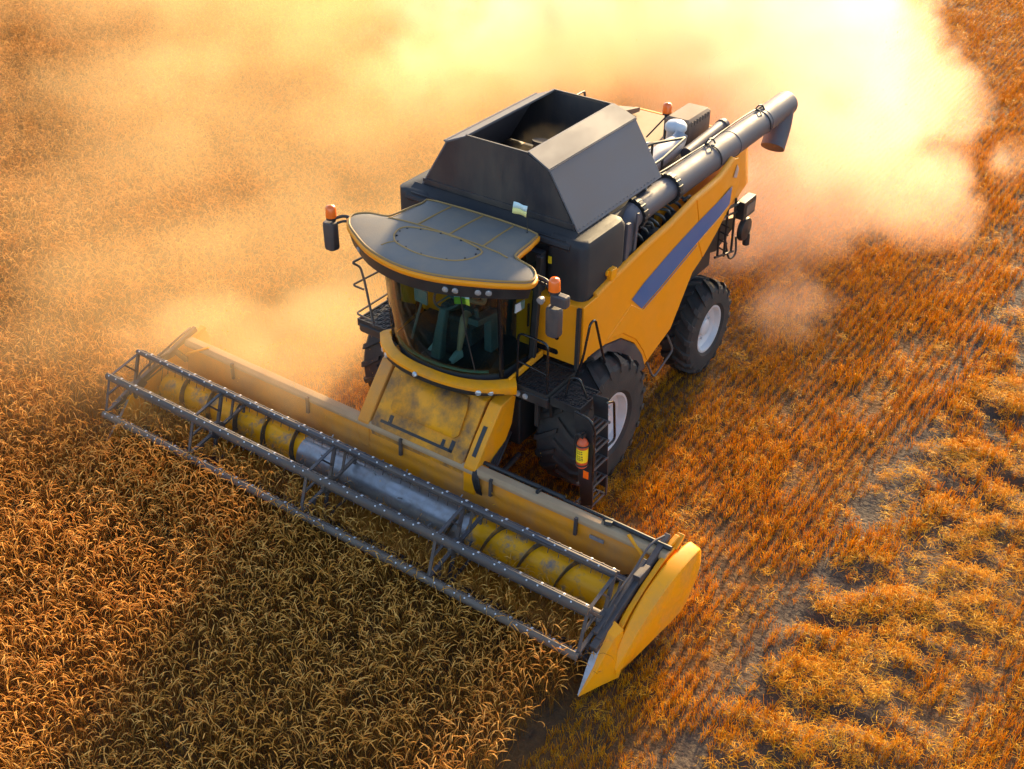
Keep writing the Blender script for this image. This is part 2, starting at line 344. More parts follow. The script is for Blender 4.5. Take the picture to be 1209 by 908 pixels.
HY0, HY1 = -4.45, 3.80            # right and left ends of the cutting header
def field():
    nw, ns, nl = 12, 10, 8
    wc = hidden_collection('wheat_stalks', [wheat_clump(100+i) for i in range(nw)], ['ear', 'stem'])
    sc = hidden_collection('stubble_stalks', [stubble_clump(200+i) for i in range(ns)], ['stubble'])
    lc = hidden_collection('straw_stalks', [straw_clump(300+i, .05+.012*i) for i in range(nl)], ['straw'])
    W, T, L = [], [], []
    st = .135
    for x in np.arange(-42, 12, st):
        ys = np.arange(-42, 4.2, st); xs = x+rng.uniform(-.08, .08, len(ys)); ys = ys+rng.uniform(-.08, .08, len(ys))
        edge = 3.62+.25*(vnoise(xs*1.7, ys*0+5)-.5)
        fall = (xs < 3.08) & (ys > HY0) & (ys < 3.55); ok = ((xs > np.where(ys < 3.5, 2.76, 3.1)) & (ys < edge) & (ys > -6)) | (ys < HY0-.1)
        ok &= ~((xs > -1) & (xs < 3.9) & (ys > HY0-.5) & (ys < HY0-.0))
        zs = ground_z(xs, ys); sc_ = .82+.32*fbm(xs*.7+3, ys*.7)-.05
        for X, Y, Z, k, s, fl in zip(xs, ys, zs, ok, sc_, fall):
            if k and visible(X, Y, .6):
                W.append((X, Y, .13 if fl else Z-.02, 0 if fl else rng.uniform(0, 6.28), rng.normal(0, .2 if fl else .10), -rng.uniform(.3, .9) if fl else rng.normal(0, .10), s*(.8 if fl else 1)*rng.uniform(.9, 1.1), rng.integers(nw)))
    row = .135
    for y in np.arange(-4.6, 17, row):
        xs = np.arange(-44, 12, .06); xs = xs+rng.uniform(-.045, .045, len(xs)); ys = y+rng.normal(0, .016, len(xs))+.02*np.sin(xs*.7+y)
        ok = ~((xs > 3.0) & (ys < 3.75)) & (ys > HY0-.1)
        dens = fbm(xs*1.3, ys*1.9)
        trk = (np.exp(-((ys-3.98)/.10)**2)*.7+np.exp(-((ys-4.25)/.09)**2)*.6)*(xs < 2.5)+np.exp(-((ys-5.15)/.22)**2)
        ok &= (rng.random(len(xs)) > .85*trk*(dens < .58)) & (dens+rng.normal(0, .1, len(xs)) > .22+swath_w(ys)*np.where(ridges(xs, ys) < .5, .45, .22))
        low = np.where((ys < 1.9) & (ys > -1.9) & (xs < 3), .75, 1)
        zs = ground_z(xs, ys)
        for X, Y, Z, k, q, d in zip(xs, ys, zs, ok, low, dens):
            if k and visible(X, Y, .1):
                T.append((X, Y, Z-.01, rng.choice([0, math.pi])+rng.normal(0, .12), rng.normal(0, .10), rng.normal(0, .10), q*(.6+.75*d)*rng.uniform(.8, 1.2), rng.integers(ns)))
    for y in np.arange(-4.6, 17, .1):
        xs = np.arange(-44, 12, .1); n = len(xs); xs = xs+rng.uniform(-.07, .07, n); ys = y+rng.uniform(-.07, .07, n)
        d = fbm(xs*2.3+11, ys*1.5+4); sw = swath_w(ys); ridge = ridges(xs, ys)
        p = .06+.10*(d > .55)+sw*np.where(ridge > .53, 1.0, .10)-.25*np.exp(-((ys-5.1)/.2)**2) + .12*(ys > 6.8)
        ok = (rng.random(n) < p) & ~((xs > 2.9) & (ys < 3.8)) & (ys > HY0)
        zs = ground_z(xs, ys)
        for X, Y, Z, k, s in zip(xs, ys, zs, ok, sw):
            if k and visible(X, Y, .1):
                L.append((X, Y, Z+.02, rng.uniform(0, 6.28), rng.normal(0, .2), rng.normal(0, .2), rng.uniform(.7, 1.1), rng.integers(nl)))
    print('FIELD', len(W), len(T), len(L))
    scatter('wheat_crop', W, wc, 'ripe uncut golden wheat with drooping ears, still standing', 'wheat')
    scatter('stubble', T, sc, 'orange brown stubble rows left on the cut field', 'stubble')
    fl = []
    for k in range(5):
        b = MB(); r_ = random.Random(k); a_ = r_.uniform(.005, .014); strip(b, [(V(-a_, 0, 0), .3), (V(0, 0, a_*.4), 1), (V(a_, 0, 0), .3)], a_*.8, V(0, 1, .3), 0); fl.append(b)
    fc = hidden_collection('chaff_flakes', fl, ['straw']); K = []
    for q in range(5200):
        t = rng.random(); x = -4.6-t*7+rng.normal(0, .5); y = .8+rng.normal(0, 1.1+1.0*t)+.8*t; z = abs(rng.normal(0, .5+1.1*t))+.05
        if q % 5 == 0: x, y, z = rng.normal(1.4, 1.0), rng.normal(-2.5, 1.8), .5+abs(rng.normal(.4, .6))
        K.append((x, y, z, rng.uniform(0, 6.28), rng.uniform(0, 6.28), rng.uniform(0, 6.28), rng.uniform(.6, 1.3), rng.integers(5)))
    scatter('flying_chaff', K, fc, 'fine chaff flying in the dust behind and beside the harvester', 'chaff')
    scatter('loose_straw', L, lc, 'yellow loose straw lying in lumps on the cut field', 'straw')
field()

# ------------------------------------------------------------------ the combine harvester
H = tag(empty('combine_harvester'), 'yellow and dark grey combine harvester cutting wheat with its wide header', 'combine harvester')

def wheel(name, x, y, rad, wid, rimr, side, nl=20):
    wh = empty(name, (x, y, rad), H)
    h = wid/2; b = MB(); ax = (0, 1, 0)
    prof = [(-h*.80, rimr), (-h*.98, rimr+.06), (-h, rimr+(rad-rimr)*.45), (-h*.93, rad-.10), (-h*.78, rad-.055), (0, rad-.04),
            (h*.78, rad-.055), (h*.93, rad-.10), (h, rimr+(rad-rimr)*.45), (h*.98, rimr+.06), (h*.80, rimr)]
    b.lathe((0,0,0), ax, prof, 48, 0, closed=False)
    for i in range(nl):                                            # chevron lugs
        for sd in (-1, 1):
            t0 = 2*math.pi*(i+(.5 if sd > 0 else 0))/nl; rings = []
            for q in (0, .4, .75, 1.0):
                yy = sd*h*(-.04+.98*q); t = t0+.30*q*(.9 if q < 1 else .86); rr = rad-.05-(.0 if q < .9 else .045); hw = (.030+.014*q); top = rad+.004-(0 if q < .9 else .05)
                ring = []
                for (dr, dt) in ((rr-.03, -hw*1.25), (top, -hw), (top, hw), (rr-.03, hw*1.25)):
                    a = t+dt/rad; ring.append(V(math.sin(a)*dr, yy, math.cos(a)*dr))
                rings.append(ring)
            # the lug end folding down the shoulder
            t = t0+.30*.9; ring = []
            for (dr, dt) in ((rad-.17, -.03), (rad-.15, -.03), (rad-.15, .03), (rad-.17, .03)):
                a = t+dt/rad; ring.append(V(math.sin(a)*dr, sd*h*1.0, math.cos(a)*dr))
            rings.append(ring); b.loft(rings, 0)
    b.build('tyre', 'rubber', wh, smooth=30)
    r = MB(); s = side
    r.lathe((0,0,0), (0, s, 0), [(h*.80, rimr+.012), (h*.86, rimr+.012), (h*.86, rimr-.02), (h*.72, rimr-.035), (h*.55, rimr-.05), (h*.40, rimr*.72), (h*.36, rimr*.45), (h*.48, rimr*.40), (h*.50, .06), (h*.50, .001), (-h*.6, .001), (-h*.8, rimr)], 40, 0, closed=False)
    for i in range(10):
        t = 2*math.pi*i/10; c = V(math.sin(t)*rimr*.55, s*h*.37, math.cos(t)*rimr*.55); r.cyl(c, c+V(0, s*.035, 0), .022, 6)
    r.lathe((0,0,0), (0, s, 0), [(h*.50, .001), (h*.66, .001), (h*.66, .10), (h*.60, .13), (h*.50, .14)], 20, 0, closed=False)
    r.build('rim', 'rim', wh, smooth=35)
for sd in (1, -1):
    wheel('front_wheel', 0, sd*1.54, .97, .72, .45, sd)
    wheel('rear_wheel', -3.36, sd*1.42, .77, .54, .385, sd, 18)

# ---- chassis (dark mass between the wheels) and axles
b = MB()
b.box((-4.2, -.95, .75), (.9, .95, 1.5)); b.box((-4.0, -1.25, 1.5), (.25, 1.25, 2.6)); b.box((-.25, -1.25, .72), (.25, 1.25, 1.15))
b.box((-3.5, -1.2, .6), (-3.2, 1.2, .9)); b.box((-4.6, -1.0, 1.9), (-3.9, 1.0, 2.9))
b.build('chassis', 'black', H, bevel=.03)

# ---- side panels
top = [(.42, 2.93), (.09, 2.95), (-.37, 3.03), (-1.2, 3.13), (-1.9, 3.19), (-2.56, 3.30)]
bot = [(-2.94, 2.20), (-2.66, 2.08), (-2.1, 1.38), (-1.34, 1.13), (-1.22, 1.40), (-.98, 1.70), (-.60, 1.97), (-.18, 2.08), (.10, 2.10), (.42, 2.10)]
topR = [(-2.575, 3.30), (-3.0, 3.32), (-3.35, 3.34), (-3.60, 3.40), (-3.85, 3.46), (-4.02, 3.42), (-4.12, 3.25), (-4.14, 2.98)]
botR = [(-4.06, 2.76), (-3.72, 2.62), (-3.45, 2.47), (-3.1, 2.28), (-2.955, 2.205)]
def bow(x): return .0 if x > -2.9 else -.11*((-x-2.9)/1.4)**2          # the rear corner curves inwards
def panel(name, polys, sd):
    b = MB()
    for poly in polys:
        n = len(poly); out = [(x, sd*(1.60+bow(x)), z) for x, z in poly]; inn = [(x, sd*(1.54+bow(x)), z) for x, z in poly]
        b.add(out+inn, [tuple(range(n))]+[tuple(range(n, 2*n))]+[(i, (i+1) % n, n+(i+1) % n, n+i) for i in range(n)])
    return b
def lowercrease(b, sd):
    """raised lower field of the panel, below the stripe"""
    poly = [(-.82, 2.40), (-1.15, 2.165), (-1.6, 2.265), (-2.2, 2.42), (-2.70, 2.55), (-2.88, 2.24), (-2.64, 2.13), (-2.1, 1.44), (-1.40, 1.19), (-1.27, 1.42), (-1.02, 1.74), (-.64, 2.03), (-.2, 2.14)]
    n = len(poly); b.add([(x, sd*1.612, z) for x, z in poly]+[(x, sd*1.59, z) for x, z in poly], [tuple(range(n))]+[(i, (i+1) % n, n+(i+1) % n, n+i) for i in range(n)])
    poly = [(-2.74, 2.56), (-3.0, 2.62), (-3.4, 2.68), (-3.72, 2.735), (-3.80, 2.70), (-3.72, 2.66), (-3.45, 2.51), (-3.1, 2.32), (-2.92, 2.24)]
    n = len(poly); b.add([(x, sd*(1.612+bow(x)), z) for x, z in poly]+[(x, sd*(1.58+bow(x)), z) for x, z in poly], [tuple(range(n))]+[(i, (i+1) % n, n+(i+1) % n, n+i) for i in range(n)])
for sd in (1, -1):
    b = panel('side_panel', [top+bot, topR+botR], sd); lowercrease(b, sd)
    # the rolled top edge, leaning in towards the tank
    ed = [(x, z) for x, z in top[1:]+topR[:5]]
    b.loft([[V(x, sd*(1.60+bow(x)), z-.015), V(x, sd*(1.59+bow(x)), z+.02), V(x, sd*(1.555+bow(x)), z+.035), V(x, sd*(1.51+bow(x)), z+.035), V(x, sd*(1.51+bow(x)), z+.0), V(x, sd*(1.55+bow(x)), z-.03)] for x, z in ed], 0)
    sp = b.build('side_panel', 'yellow', H, bevel=.012, smooth=40)
    st = MB()
    lo = [(-1.13, 2.19), (-1.6, 2.29), (-2.2, 2.44), (-2.68, 2.56), (-3.0, 2.63), (-3.4, 2.69), (-3.80, 2.75)]; hi = [(-.82, 2.48), (-1.15, 2.60), (-1.9, 2.775), (-2.60, 2.905), (-3.0, 2.96), (-3.4, 3.0), (-3.84, 3.035)]
    st.loft([[V(a[0], sd*(1.606+bow(a[0])), a[1]), V(c[0], sd*(1.606+bow(c[0])), c[1])] for a, c in zip(lo, hi)], 0, cap=False, ringclosed=False)
    st.build('stripe', 'blue', sp)
    st = MB(); st.loft([[V(x-.01, sd*(1.6155+(bow(x) if x < -2.9 else 0)), z-.035), V(x, sd*(1.6155+(bow(x) if x < -2.9 else 0)), z-.02)] for x, z in [(-1.16, 2.20)]+[(q[0], q[1]-.0) for q in lo[1:4]]], 0, cap=False, ringclosed=False)
    st.build('pinstripe', 'blue', sp)
    em = MB(); em.loft([[V(-3.84, sd*(1.606+bow(-3.84)), 3.17), V(-3.96, sd*(1.606+bow(-3.96)), 3.34)], [V(-4.0, sd*(1.606+bow(-4.0)), 3.10), V(-4.07, sd*(1.606+bow(-4.07)), 3.22)]], 0, cap=False, ringclosed=False)
    em.build('side_badge', 'duct', sp)
    ar = MB()                                                      # the dark wheel arch lip
    arc = [(.16, 2.06), (-.18, 2.07), (-.60, 1.955), (-.97, 1.69), (-1.21, 1.39), (-1.33, 1.12)]; inn = [(.14, 2.0), (-.18, 1.99), (-.50, 1.80), (-.74, 1.55), (-.95, 1.30), (-1.08, 1.06)]
    ar.loft([[V(a[0], sd*1.623, a[1]), V(c[0], sd*1.635, c[1]), V(c[0], sd*1.2, c[1]), V(a[0], sd*1.2, a[1])] for a, c in zip(arc, inn)], 0)
    ar.build('wheel_arch', 'reel_steel', H, smooth=40)
b = MB(); b.tube(rounded([(-2.0, 1.6, 1.32), (-2.12, 1.66, 1.02), (-1.55, 1.66, .82), (-1.42, 1.6, 1.14)], .08), .018, 8)
b.build('side_step', 'reel_bar', H)

# ---- front wall of the body beside the cab
b = MB()
b.box((.20, -1.56, 2.02), (.44, -.55, 2.93), 0); b.build('front_wall', 'yellow', H, bevel=.025)
b = MB(); b.box((.20, .55, 2.02), (.44, 1.56, 2.93), 0)
fw = b.build('front_wall', 'yellow', H, bevel=.025)
def slot(name, yc, zc, wy, wz, x=.441):
    s = MB(); r = min(wy, wz)/2; pts = []
    for k in range(24):
        t = 2*math.pi*k/24; cx_, cz_ = math.cos(t)*r, math.sin(t)*r; pts.append((yc+cx_+math.copysign(wy/2-r, cx_), zc+cz_+math.copysign(wz/2-r, cz_)))
    s.prism(pts, 0, x-.01, x+.006); s.build(name, 'black_gloss', fw)
slot('vent_slot', 1.21, 2.50, .075, .34); slot('vent_slot', 1.06, 2.14, .36, .08)
b = MB(); b.bar((.47, 1.56, 2.93), (.50, 1.57, 2.02), .05, .05); b.build('corner_strip', 'black', fw)

# ---- grain tank body
b = MB()
def rr(x0, x1, y0, y1, z, r=.12, k=4):
    pts = []
    for cx_, cy_, a0 in ((x1-r, y1-r, 0), (x0+r, y1-r, 90), (x0+r, y0+r, 180), (x1-r, y0+r, 270)):
        for j in range(k+1):
            t = R(a0+90*j/k); pts.append(V(cx_+r*math.cos(t), cy_+r*math.sin(t), z))
    return pts
# left and right towers in front, a low saddle between them for the cab roof
for sd in (1, -1):
    y0, y1 = (.92, 1.53) if sd > 0 else (-1.53, -.95)
    xe = -.72 if sd > 0 else -2.05
    b.loft([rr(xe, .33, y0, y1, 2.85), rr(xe, .33, y0, y1, 3.66), rr(xe+.03, .30, y0+.02*sd, y1-.03, 3.73), rr(xe+.07, .26, y0+.03, y1-.09, 3.75)], 0)
b.loft([rr(-2.02, .20, -.98, .95, 2.6, .05), rr(-2.02, .20, -.98, .95, 3.66, .05), rr(-2.0, .12, -.98, .95, 3.74, .05)], 0)
tk = b.build('grain_tank', 'tank_plastic', H, smooth=45)
b = MB()                                                            # sloping ledge under the lid front
b.loft([[V(.13, y, 3.80), V(.34, y, 3.69), V(.36, y, 3.64), V(.30, y, 3.58), V(.0, y, 3.6)] for y in (-1.36, 1.30)], 0)
b.bar((.30, -1.3, 3.722), (.30, 1.22, 3.722), .03, .02)
b.build('tank_ledge', 'tank_plastic', tk, bevel=.012)
b = MB(); b.box((.335, .985, 3.36), (.345, 1.035, 3.46)); b.build('warning_sticker', 'label_yellow', tk)
b = MB(); b.box((-.38, 1.50, 3.02), (-.24, 1.60, 3.18)); b.bar((-.2, 1.52, 3.14), (-.42, 1.56, 3.10), .07, .07); b.build('panel_latch', 'yellow_clean', tk, bevel=.015)
# hopper extension: folded sheet, open on top
sec = [(-1.27, 3.76), (-.81, 4.51), (-.49, 4.65)]
L0, L1 = .115, -1.97; th = .03
def sheet(name, pts4, m, thick=.025, bolts=()):
    p = [Vector(q) for q in pts4]; n = (p[1]-p[0]).cross(p[2]-p[0]).normalized()*thick
    b = MB(); k = len(p); b.add(p+[q-n for q in p], [tuple(range(k)), tuple(range(2*k-1, k-1, -1))]+[(i, (i+1) % k, k+(i+1) % k, k+i) for i in range(k)])
    for a_, c_ in bolts: b.cyl(a_, c_, .011, 6)
    return b.build(name, m, tk, bevel=.006)
for sd in (1, -1):
    sheet('hopper_side', [(L0, sd*1.27, 3.76), (L0+.005, sd*.81, 4.51), (L1-.03, sd*.81, 4.51), (L1-.05, sd*1.27, 3.76)], 'lid_grey', bolts=[((L0-.06-2.0*k/22, sd*1.235, 3.80), (L0-.06-2.0*k/22, sd*1.276, 3.815)) for k in range(22)])
    sheet('hopper_shoulder', [(L0+.02, sd*.822, 4.513), (L0-.01, sd*.49, 4.655), (L1-.0, sd*.49, 4.655), (L1-.05, sd*.822, 4.513)], 'lid_grey')
    b = MB(); b.bar((L0-.02, sd*.485, 4.66), (L1, sd*.485, 4.66), .035, .03); b.bar((L0+.02, sd*.825, 4.515), (L1-.05, sd*.825, 4.515), .03, .022)
    b.build('hopper_rim', 'lid_grey', tk, bevel=.006)
fr = [(y, z) for y, z in sec]+[(-y, z) for y, z in sec[::-1]]
for nm, x, th_ in (('hopper_front', L0, -.03), ('hopper_back', L1, .03)):
    b = MB(); b.prism([(y*.985, z-.004) for y, z in fr], 0, x, x+th_)
    if x == L0:
        for sd in (1, -1):
            for k in range(9): q = .06+.88*k/8; b.cyl((L0-.01, sd*(1.22-.44*q), 3.80+.70*q), (L0+.010, sd*(1.22-.44*q), 3.80+.70*q), .011, 6)
    b.build(nm, 'lid_front', tk, bevel=.006)
b = MB(); b.bar((L0+.003, -1.22, 3.86), (L0+.003, 1.22, 3.86), .03, .05); b.build('hopper_brace', 'lid_front', tk, bevel=.005)
b = MB(); b.bar((L0-.012, -.49, 4.66), (L0-.012, .49, 4.66), .03, .025); b.build('hopper_frame', 'lid_front', tk, bevel=.005)
b = MB(); b.bar((L1+.012, -.49, 4.66), (L1+.012, .49, 4.66), .03, .025)
b.build('hopper_frame', 'lid_front', tk, bevel=.005)
b = MB(); b.box((L1+.03, -1.18, 3.62), (L0-.03, 1.18, 3.70), 0); b.build('hopper_floor', 'tank_inside', tk)
b = MB(); b.cyl((-.85, -.1, 3.70), (-1.05, -.05, 4.25), .13, 16); b.cyl((-1.05, -.05, 4.25), (-1.06, -.05, 4.30), .16, 16); b.build('fountain_auger', 'lid_front', tk, smooth=40)
b = MB()
gh = 14
gp = [[V(L1+.06+(L0-L1-.12)*i/gh, -1.0+2.0*j/gh, 3.72+.34*math.exp(-(((i/gh-.45)/.32)**2+((j/gh-.5)/.30)**2))+.03*random.random()) for j in range(gh+1)] for i in range(gh+1)]
for i in range(gh):
    for j in range(gh): pass
b.loft(gp, 0, cap=False, ringclosed=False)
tag(b.build('grain_heap', 'deck_dust', None), 'brown heap of grain inside the open tank hopper', 'grain', kind='stuff')

# small rails and lamps behind the hopper
b = MB(); b.tube(rounded([(-2.3, -.55, 3.9), (-2.3, -.55, 4.35), (-2.9, -.55, 4.35), (-2.9, -.55, 3.5)], .06), .018, 6); b.build('rear_handrail', 'reel_steel', H)
b = MB(); b.tube(rounded([(-2.3, .1, 3.7), (-2.3, .1, 4.30), (-2.75, .1, 4.30), (-2.75, .1, 3.5)], .09), .018, 6)
b.build('rear_handrail', 'reel_steel', H)

# ---- unloading auger lying along the left side
AY, AZ = 1.27, 3.50
ua = MB()
ua.cyl((-2.30, AY, AZ), (-6.22, AY, AZ+.03), .205, 32)
ua.cyl((-3.55, AY, AZ+.008), (-3.58, AY, AZ+.008), .212, 32); ua.cyl((-4.18, AY, AZ+.013), (-4.21, AY, AZ+.013), .212, 32); ua.cyl((-5.3, AY, AZ+.02), (-5.33, AY, AZ+.02), .212, 32)
ua.lathe((-6.22, AY, AZ+.03), (-1, 0, 0), [(0, .205), (.03, .20), (.045, .17), (.05, .001)], 32, 0, closed=False)
un = ua.build('unloading_auger', 'auger_tube', H, smooth=40)
b = MB(); b.cyl((-1.28, AY, AZ-.01), (-2.30, AY, AZ), .175, 28); b.build('inner_tube', 'auger_tube', un)
for x in (-1.30, -2.28):
    b = MB(); b.cyl((x+.04, AY, AZ), (x-.04, AY, AZ), .225, 28)
    for k in range(16):
        t = 2*math.pi*k/16; c = V(x-.05, AY+.21*math.cos(t), AZ+.21*math.sin(t)); b.cyl(c, c+V(.11, 0, 0), .022, 6)
    b.build('flange', 'black', un, smooth=40)
b = MB(); b.tube(smoothpath([(-1.24, AY, AZ), (-1.06, AY, AZ-.04), (-.96, AY+.01, AZ-.22), (-.94, AY+.02, AZ-.55), (-.93, AY+.02, AZ-.9)], 4), .19, 24); b.build('elbow', 'auger_tube', un)
b = MB(); b.bar((-.78, 1.50, 3.62), (-.74, 1.50, 2.9), .05, .09); b.bar((-1.05, 1.49, 3.66), (-.98, 1.49, 2.95), .03, .06); b.build('elbow_frame', 'auger_tube', un, bevel=.01)
b = MB(); b.tube(smoothpath([(-5.9, AY, AZ+.028), (-6.04, AY+.01, AZ-.02), (-6.0, AY+.03, AZ-.20), (-5.88, AY+.05, AZ-.38), (-5.74, AY+.07, AZ-.55)], 3), .198, 28)
b.build('spout', 'auger_tube', un, smooth=40)
b = MB()
b.tube(smoothpath([(-2.0, 1.12, 3.72), (-2.35, 1.16, 3.73), (-3.0, 1.17, 3.72), (-3.5, 1.20, 3.73), (-3.9, 1.15, 3.70), (-4.5, 1.17, 3.73), (-5.0, 1.2, 3.75), (-5.2, 1.22, 3.745), (-5.35, 1.25, 3.75)], 4), .013, 6)
for x in (-3.52, -5.20):
    b.tube([(x, AY+.217*math.cos(t), AZ+.01+.217*math.sin(t)) for t in (R(a) for a in range(-10, 170, 15))], .01, 6); b.tube(smoothpath([(x+.03, 1.2, 3.735), (x-.04, 1.22, 3.79), (x-.13, 1.24, 3.77), (x-.1, 1.3, 3.73)], 3), .014, 6); b.tube(smoothpath([(x, 1.2, 3.735), (x+.08, 1.3, 3.76), (x+.12, 1.36, 3.70)], 3), .009, 6)
b.build('hose', 'black', un)
b = MB(); b.cyl((-1.75, 1.2, 3.66), (-1.75, 1.2, 3.73), .02, 8); b.box((-1.8, 1.17, 3.73), (-1.72, 1.22, 3.77)); b.build('tube_bracket', 'duct', un)
# long sloping cover between hopper and auger
b = MB(); b.loft([[V(x, .95, 3.74), V(x, yo, 3.72), V(x, yo+.01, 3.60), V(x, yo-.06, 3.2), V(x, .95, 3.2)] for x, yo in ((-.70, 1.36), (-1.0, 1.30), (-1.5, 1.16), (-2.1, 1.04))], 0)
b.build('tank_side_cover', 'tank_plastic', tk)

# dark machinery well between the tank and the panel, below the auger
b = MB()
b.box((-3.9, 1.0, 2.6), (-.6, 1.2, 3.15)); b.cyl((-1.6, 1.32, 3.0), (-1.6, 1.52, 3.0), .2, 20); b.cyl((-2.2, 1.34, 3.05), (-2.2, 1.5, 3.05), .16, 20)
for k in range(9):
    x = -1.2-.16*k; b.tube(smoothpath([(x, 1.30, 3.30), (x-.05, 1.42, 3.22+.03*(k % 3)), (x-.12, 1.44, 3.1), (x-.2, 1.38, 3.0)], 3), .022, 6)
b.tube(rounded([(-2.42, 1.45, 3.3), (-2.5, 1.5, 3.36), (-2.62, 1.47, 3.3), (-2.55, 1.45, 3.1)], .05), .02, 6)
b.build('drive_gear', 'black', H, smooth=40)

# ---- rear hood and engine deck
b = MB()
hood = [(-1.0, 1.8), (-1.0, 3.26), (-.86, 3.37), (1.08, 3.37), (1.24, 3.27), (1.32, 2.6), (1.0, 1.9)]
b.loft([[V(-2.06, y, z) for y, z in hood], [V(-4.85, y, z) for y, z in hood], [V(-5.05, y*.97, 1.9+(z-1.9)*.96) for y, z in hood], [V(-5.15, y*.9, 1.95+(z-1.9)*.85) for y, z in hood]], 0)
hd = b.build('rear_hood', 'yellow', H, bevel=.03, smooth=40)
b = MB(); b.box((-4.93, -.80, 3.36), (-2.1, 1.0, 3.385)); b.build('engine_deck', 'deck_dust', hd)
b = MB(); b.bar((-5.0, -.86, 3.35), (-5.0, 1.12, 3.35), .07, .06); b.bar((-4.9, 1.13, 3.345), (-3.4, 1.13, 3.365), .07, .05); b.build('deck_edge', 'yellow_dusty', hd, bevel=.015)
b = MB(); b.lathe((-4.35, -.98, 3.05), (0, -1, 0), [(-.05, .45), (.15, .45), (.19, .40), (.2, .001)], 32, 0, closed=False)
b.loft([[V(-4.75, -1.0, 3.36), V(-4.75, -.62, 3.43), V(-4.75, -.62, 3.5), V(-4.75, -1.02, 3.44)], [V(-4.2, -1.0, 3.42), V(-4.2, -.75, 3.43), V(-4.2, -.75, 3.55), V(-4.2, -1.02, 3.5)]], 0)
b.build('air_intake_screen', 'engine_brown', hd, smooth=40)
# air cleaner box
b = MB(); b.loft([rr(-4.78, -4.02, .22, .64, 3.37, .04), rr(-4.78, -4.02, .22, .64, 3.74, .04), rr(-4.74, -4.06, .26, .60, 3.78, .04)], 0)
for k in range(7): b.box((-4.7+.09*k, .635, 3.66), (-4.66+.09*k, .655, 3.74))
b.build('air_cleaner', 'engine_brown', hd, bevel=.012)
b = MB(); b.lathe((-3.88, .50, 3.44), (0, 0, 1), [(-.07, .001), (-.07, .14), (.20, .14), (.24, .17), (.30, .17), (.35, .13), (.37, .001)], 28, 0, closed=False)
b.build('pre_cleaner', 'white', hd, smooth=50)
b = MB(); b.tube(smoothpath([(-2.75, .66, 3.50), (-3.1, .67, 3.55), (-3.42, .67, 3.56), (-3.6, .68, 3.60), (-3.70, .70, 3.72)], 4), [.16]*9+[.155, .15, .14, .13, .12, .11, .10, .10], 20); b.build('intake_duct', 'duct', hd)
b = MB(); b.cyl((-3.50, .90, 3.50), (-4.72, .86, 3.53), .095, 20); b.lathe((-4.72, .86, 3.53), (-1, 0, 0), [(0, .11), (.09, .11), (.09, .08), (-.1, .07)], 20, 0, closed=False)
b.build('exhaust_pipe', 'auger_tube', hd)
b = MB(); b.tube([(-4.18, .16, 3.38), (-4.18, .16, 3.74)], .022, 8); b.bar((-4.3, .30, 3.38), (-4.28, .30, 3.68), .05, .03); b.tube([(-4.18, .16, 3.70), (-3.85, .02, 3.44)], .014, 6)
b.tube([(-3.95, .28, 3.44), (-4.12, .18, 3.74)], .014, 6); b.build('beacon_post', 'black', hd)
def beacon(par, c, r=.065, h=.15):
    b = MB(); c = Vector(c); b.cyl(c, c+V(0, 0, .03), r*.95, 18); o = b.build('beacon_base', 'black', par)
    b = MB(); b.lathe(c+V(0, 0, .03), (0, 0, 1), [(0, r), (h*.75, r*.92), (h*.93, r*.7), (h, .001)], 20, 0, closed=False); b.build('beacon_lens', 'lens_orange', par, smooth=50)
beacon(hd, (-4.19, .17, 3.74), .075, .16)
b = MB(); b.tube(rounded([(-2.35, .62, 3.85), (-2.75, .72, 3.88), (-3.40, .92, 3.80), (-2.6, .98, 3.76), (-2.2, .98, 3.76)], .05), .022, 8); b.tube([(-2.75, .72, 3.88), (-2.75, .72, 3.45)], .02, 8); b.tube([(-2.6, .98, 3.76), (-2.6, .98, 3.45)], .02, 8)
b.build('guard_rail', 'black', hd)
b = MB()
for k in range(7):
    a = V(-2.35-.12*k, .18+.09*(k % 3), 3.48); b.tube(smoothpath([a, a+V(-.1, .1, .12), a+V(-.3, .16, .1), a+V(-.45, .05, -.01)], 3), .022, 6)
b.box((-3.3, .1, 3.38), (-2.5, .5, 3.53)); b.cyl((-3.5, .05, 3.38), (-3.5, .05, 3.6), .08, 12)
b.build('engine_hoses', 'duct', hd, smooth=40)

# ---- straw chopper and rear light bracket
b = MB(); b.loft([[V(-3.95, 1.15, 2.25), V(-5.0, 1.15, 1.95), V(-5.05, 1.15, 1.75), V(-4.4, 1.15, 1.55), V(-3.7, 1.15, 1.75)], [V(-3.95, -1.15, 2.25), V(-5.0, -1.15, 1.95), V(-5.05, -1.15, 1.75), V(-4.4, -1.15, 1.55), V(-3.7, -1.15, 1.75)]], 0)
ch = b.build('straw_chopper', 'black', H, bevel=.02)
b = MB(); b.loft([[V(-3.95, 1.2, 2.262), V(-5.0, 1.2, 1.962), V(-5.0, 1.2, 1.952), V(-3.95, 1.2, 2.25)], [V(-3.95, -1.2, 2.262), V(-5.0, -1.2, 1.962), V(-5.0, -1.2, 1.952), V(-3.95, -1.2, 2.25)]], 0); b.build('chopper_top', 'deck_dust', ch)
b = MB()
for (x, z) in ((-4.1, 1.62), (-4.35, 1.52), (-4.62, 1.5)): b.tube([(x, 1.30, 2.46), (x-.04, 1.30, z)], .02, 6)
b.tube([(-4.0, 1.3, 2.44), (-4.95, 1.3, 2.30)], .028, 6); b.tube([(-4.0, 1.3, 2.32), (-4.8, 1.3, 2.18)], .02, 6); b.tube([(-4.05, 1.3, 1.64), (-4.75, 1.3, 1.46)], .02, 6)
for k in range(4): b.tube([(-4.12, 1.3, 1.8+.14*k), (-4.06, 1.48, 1.8+.14*k)], .014, 6)
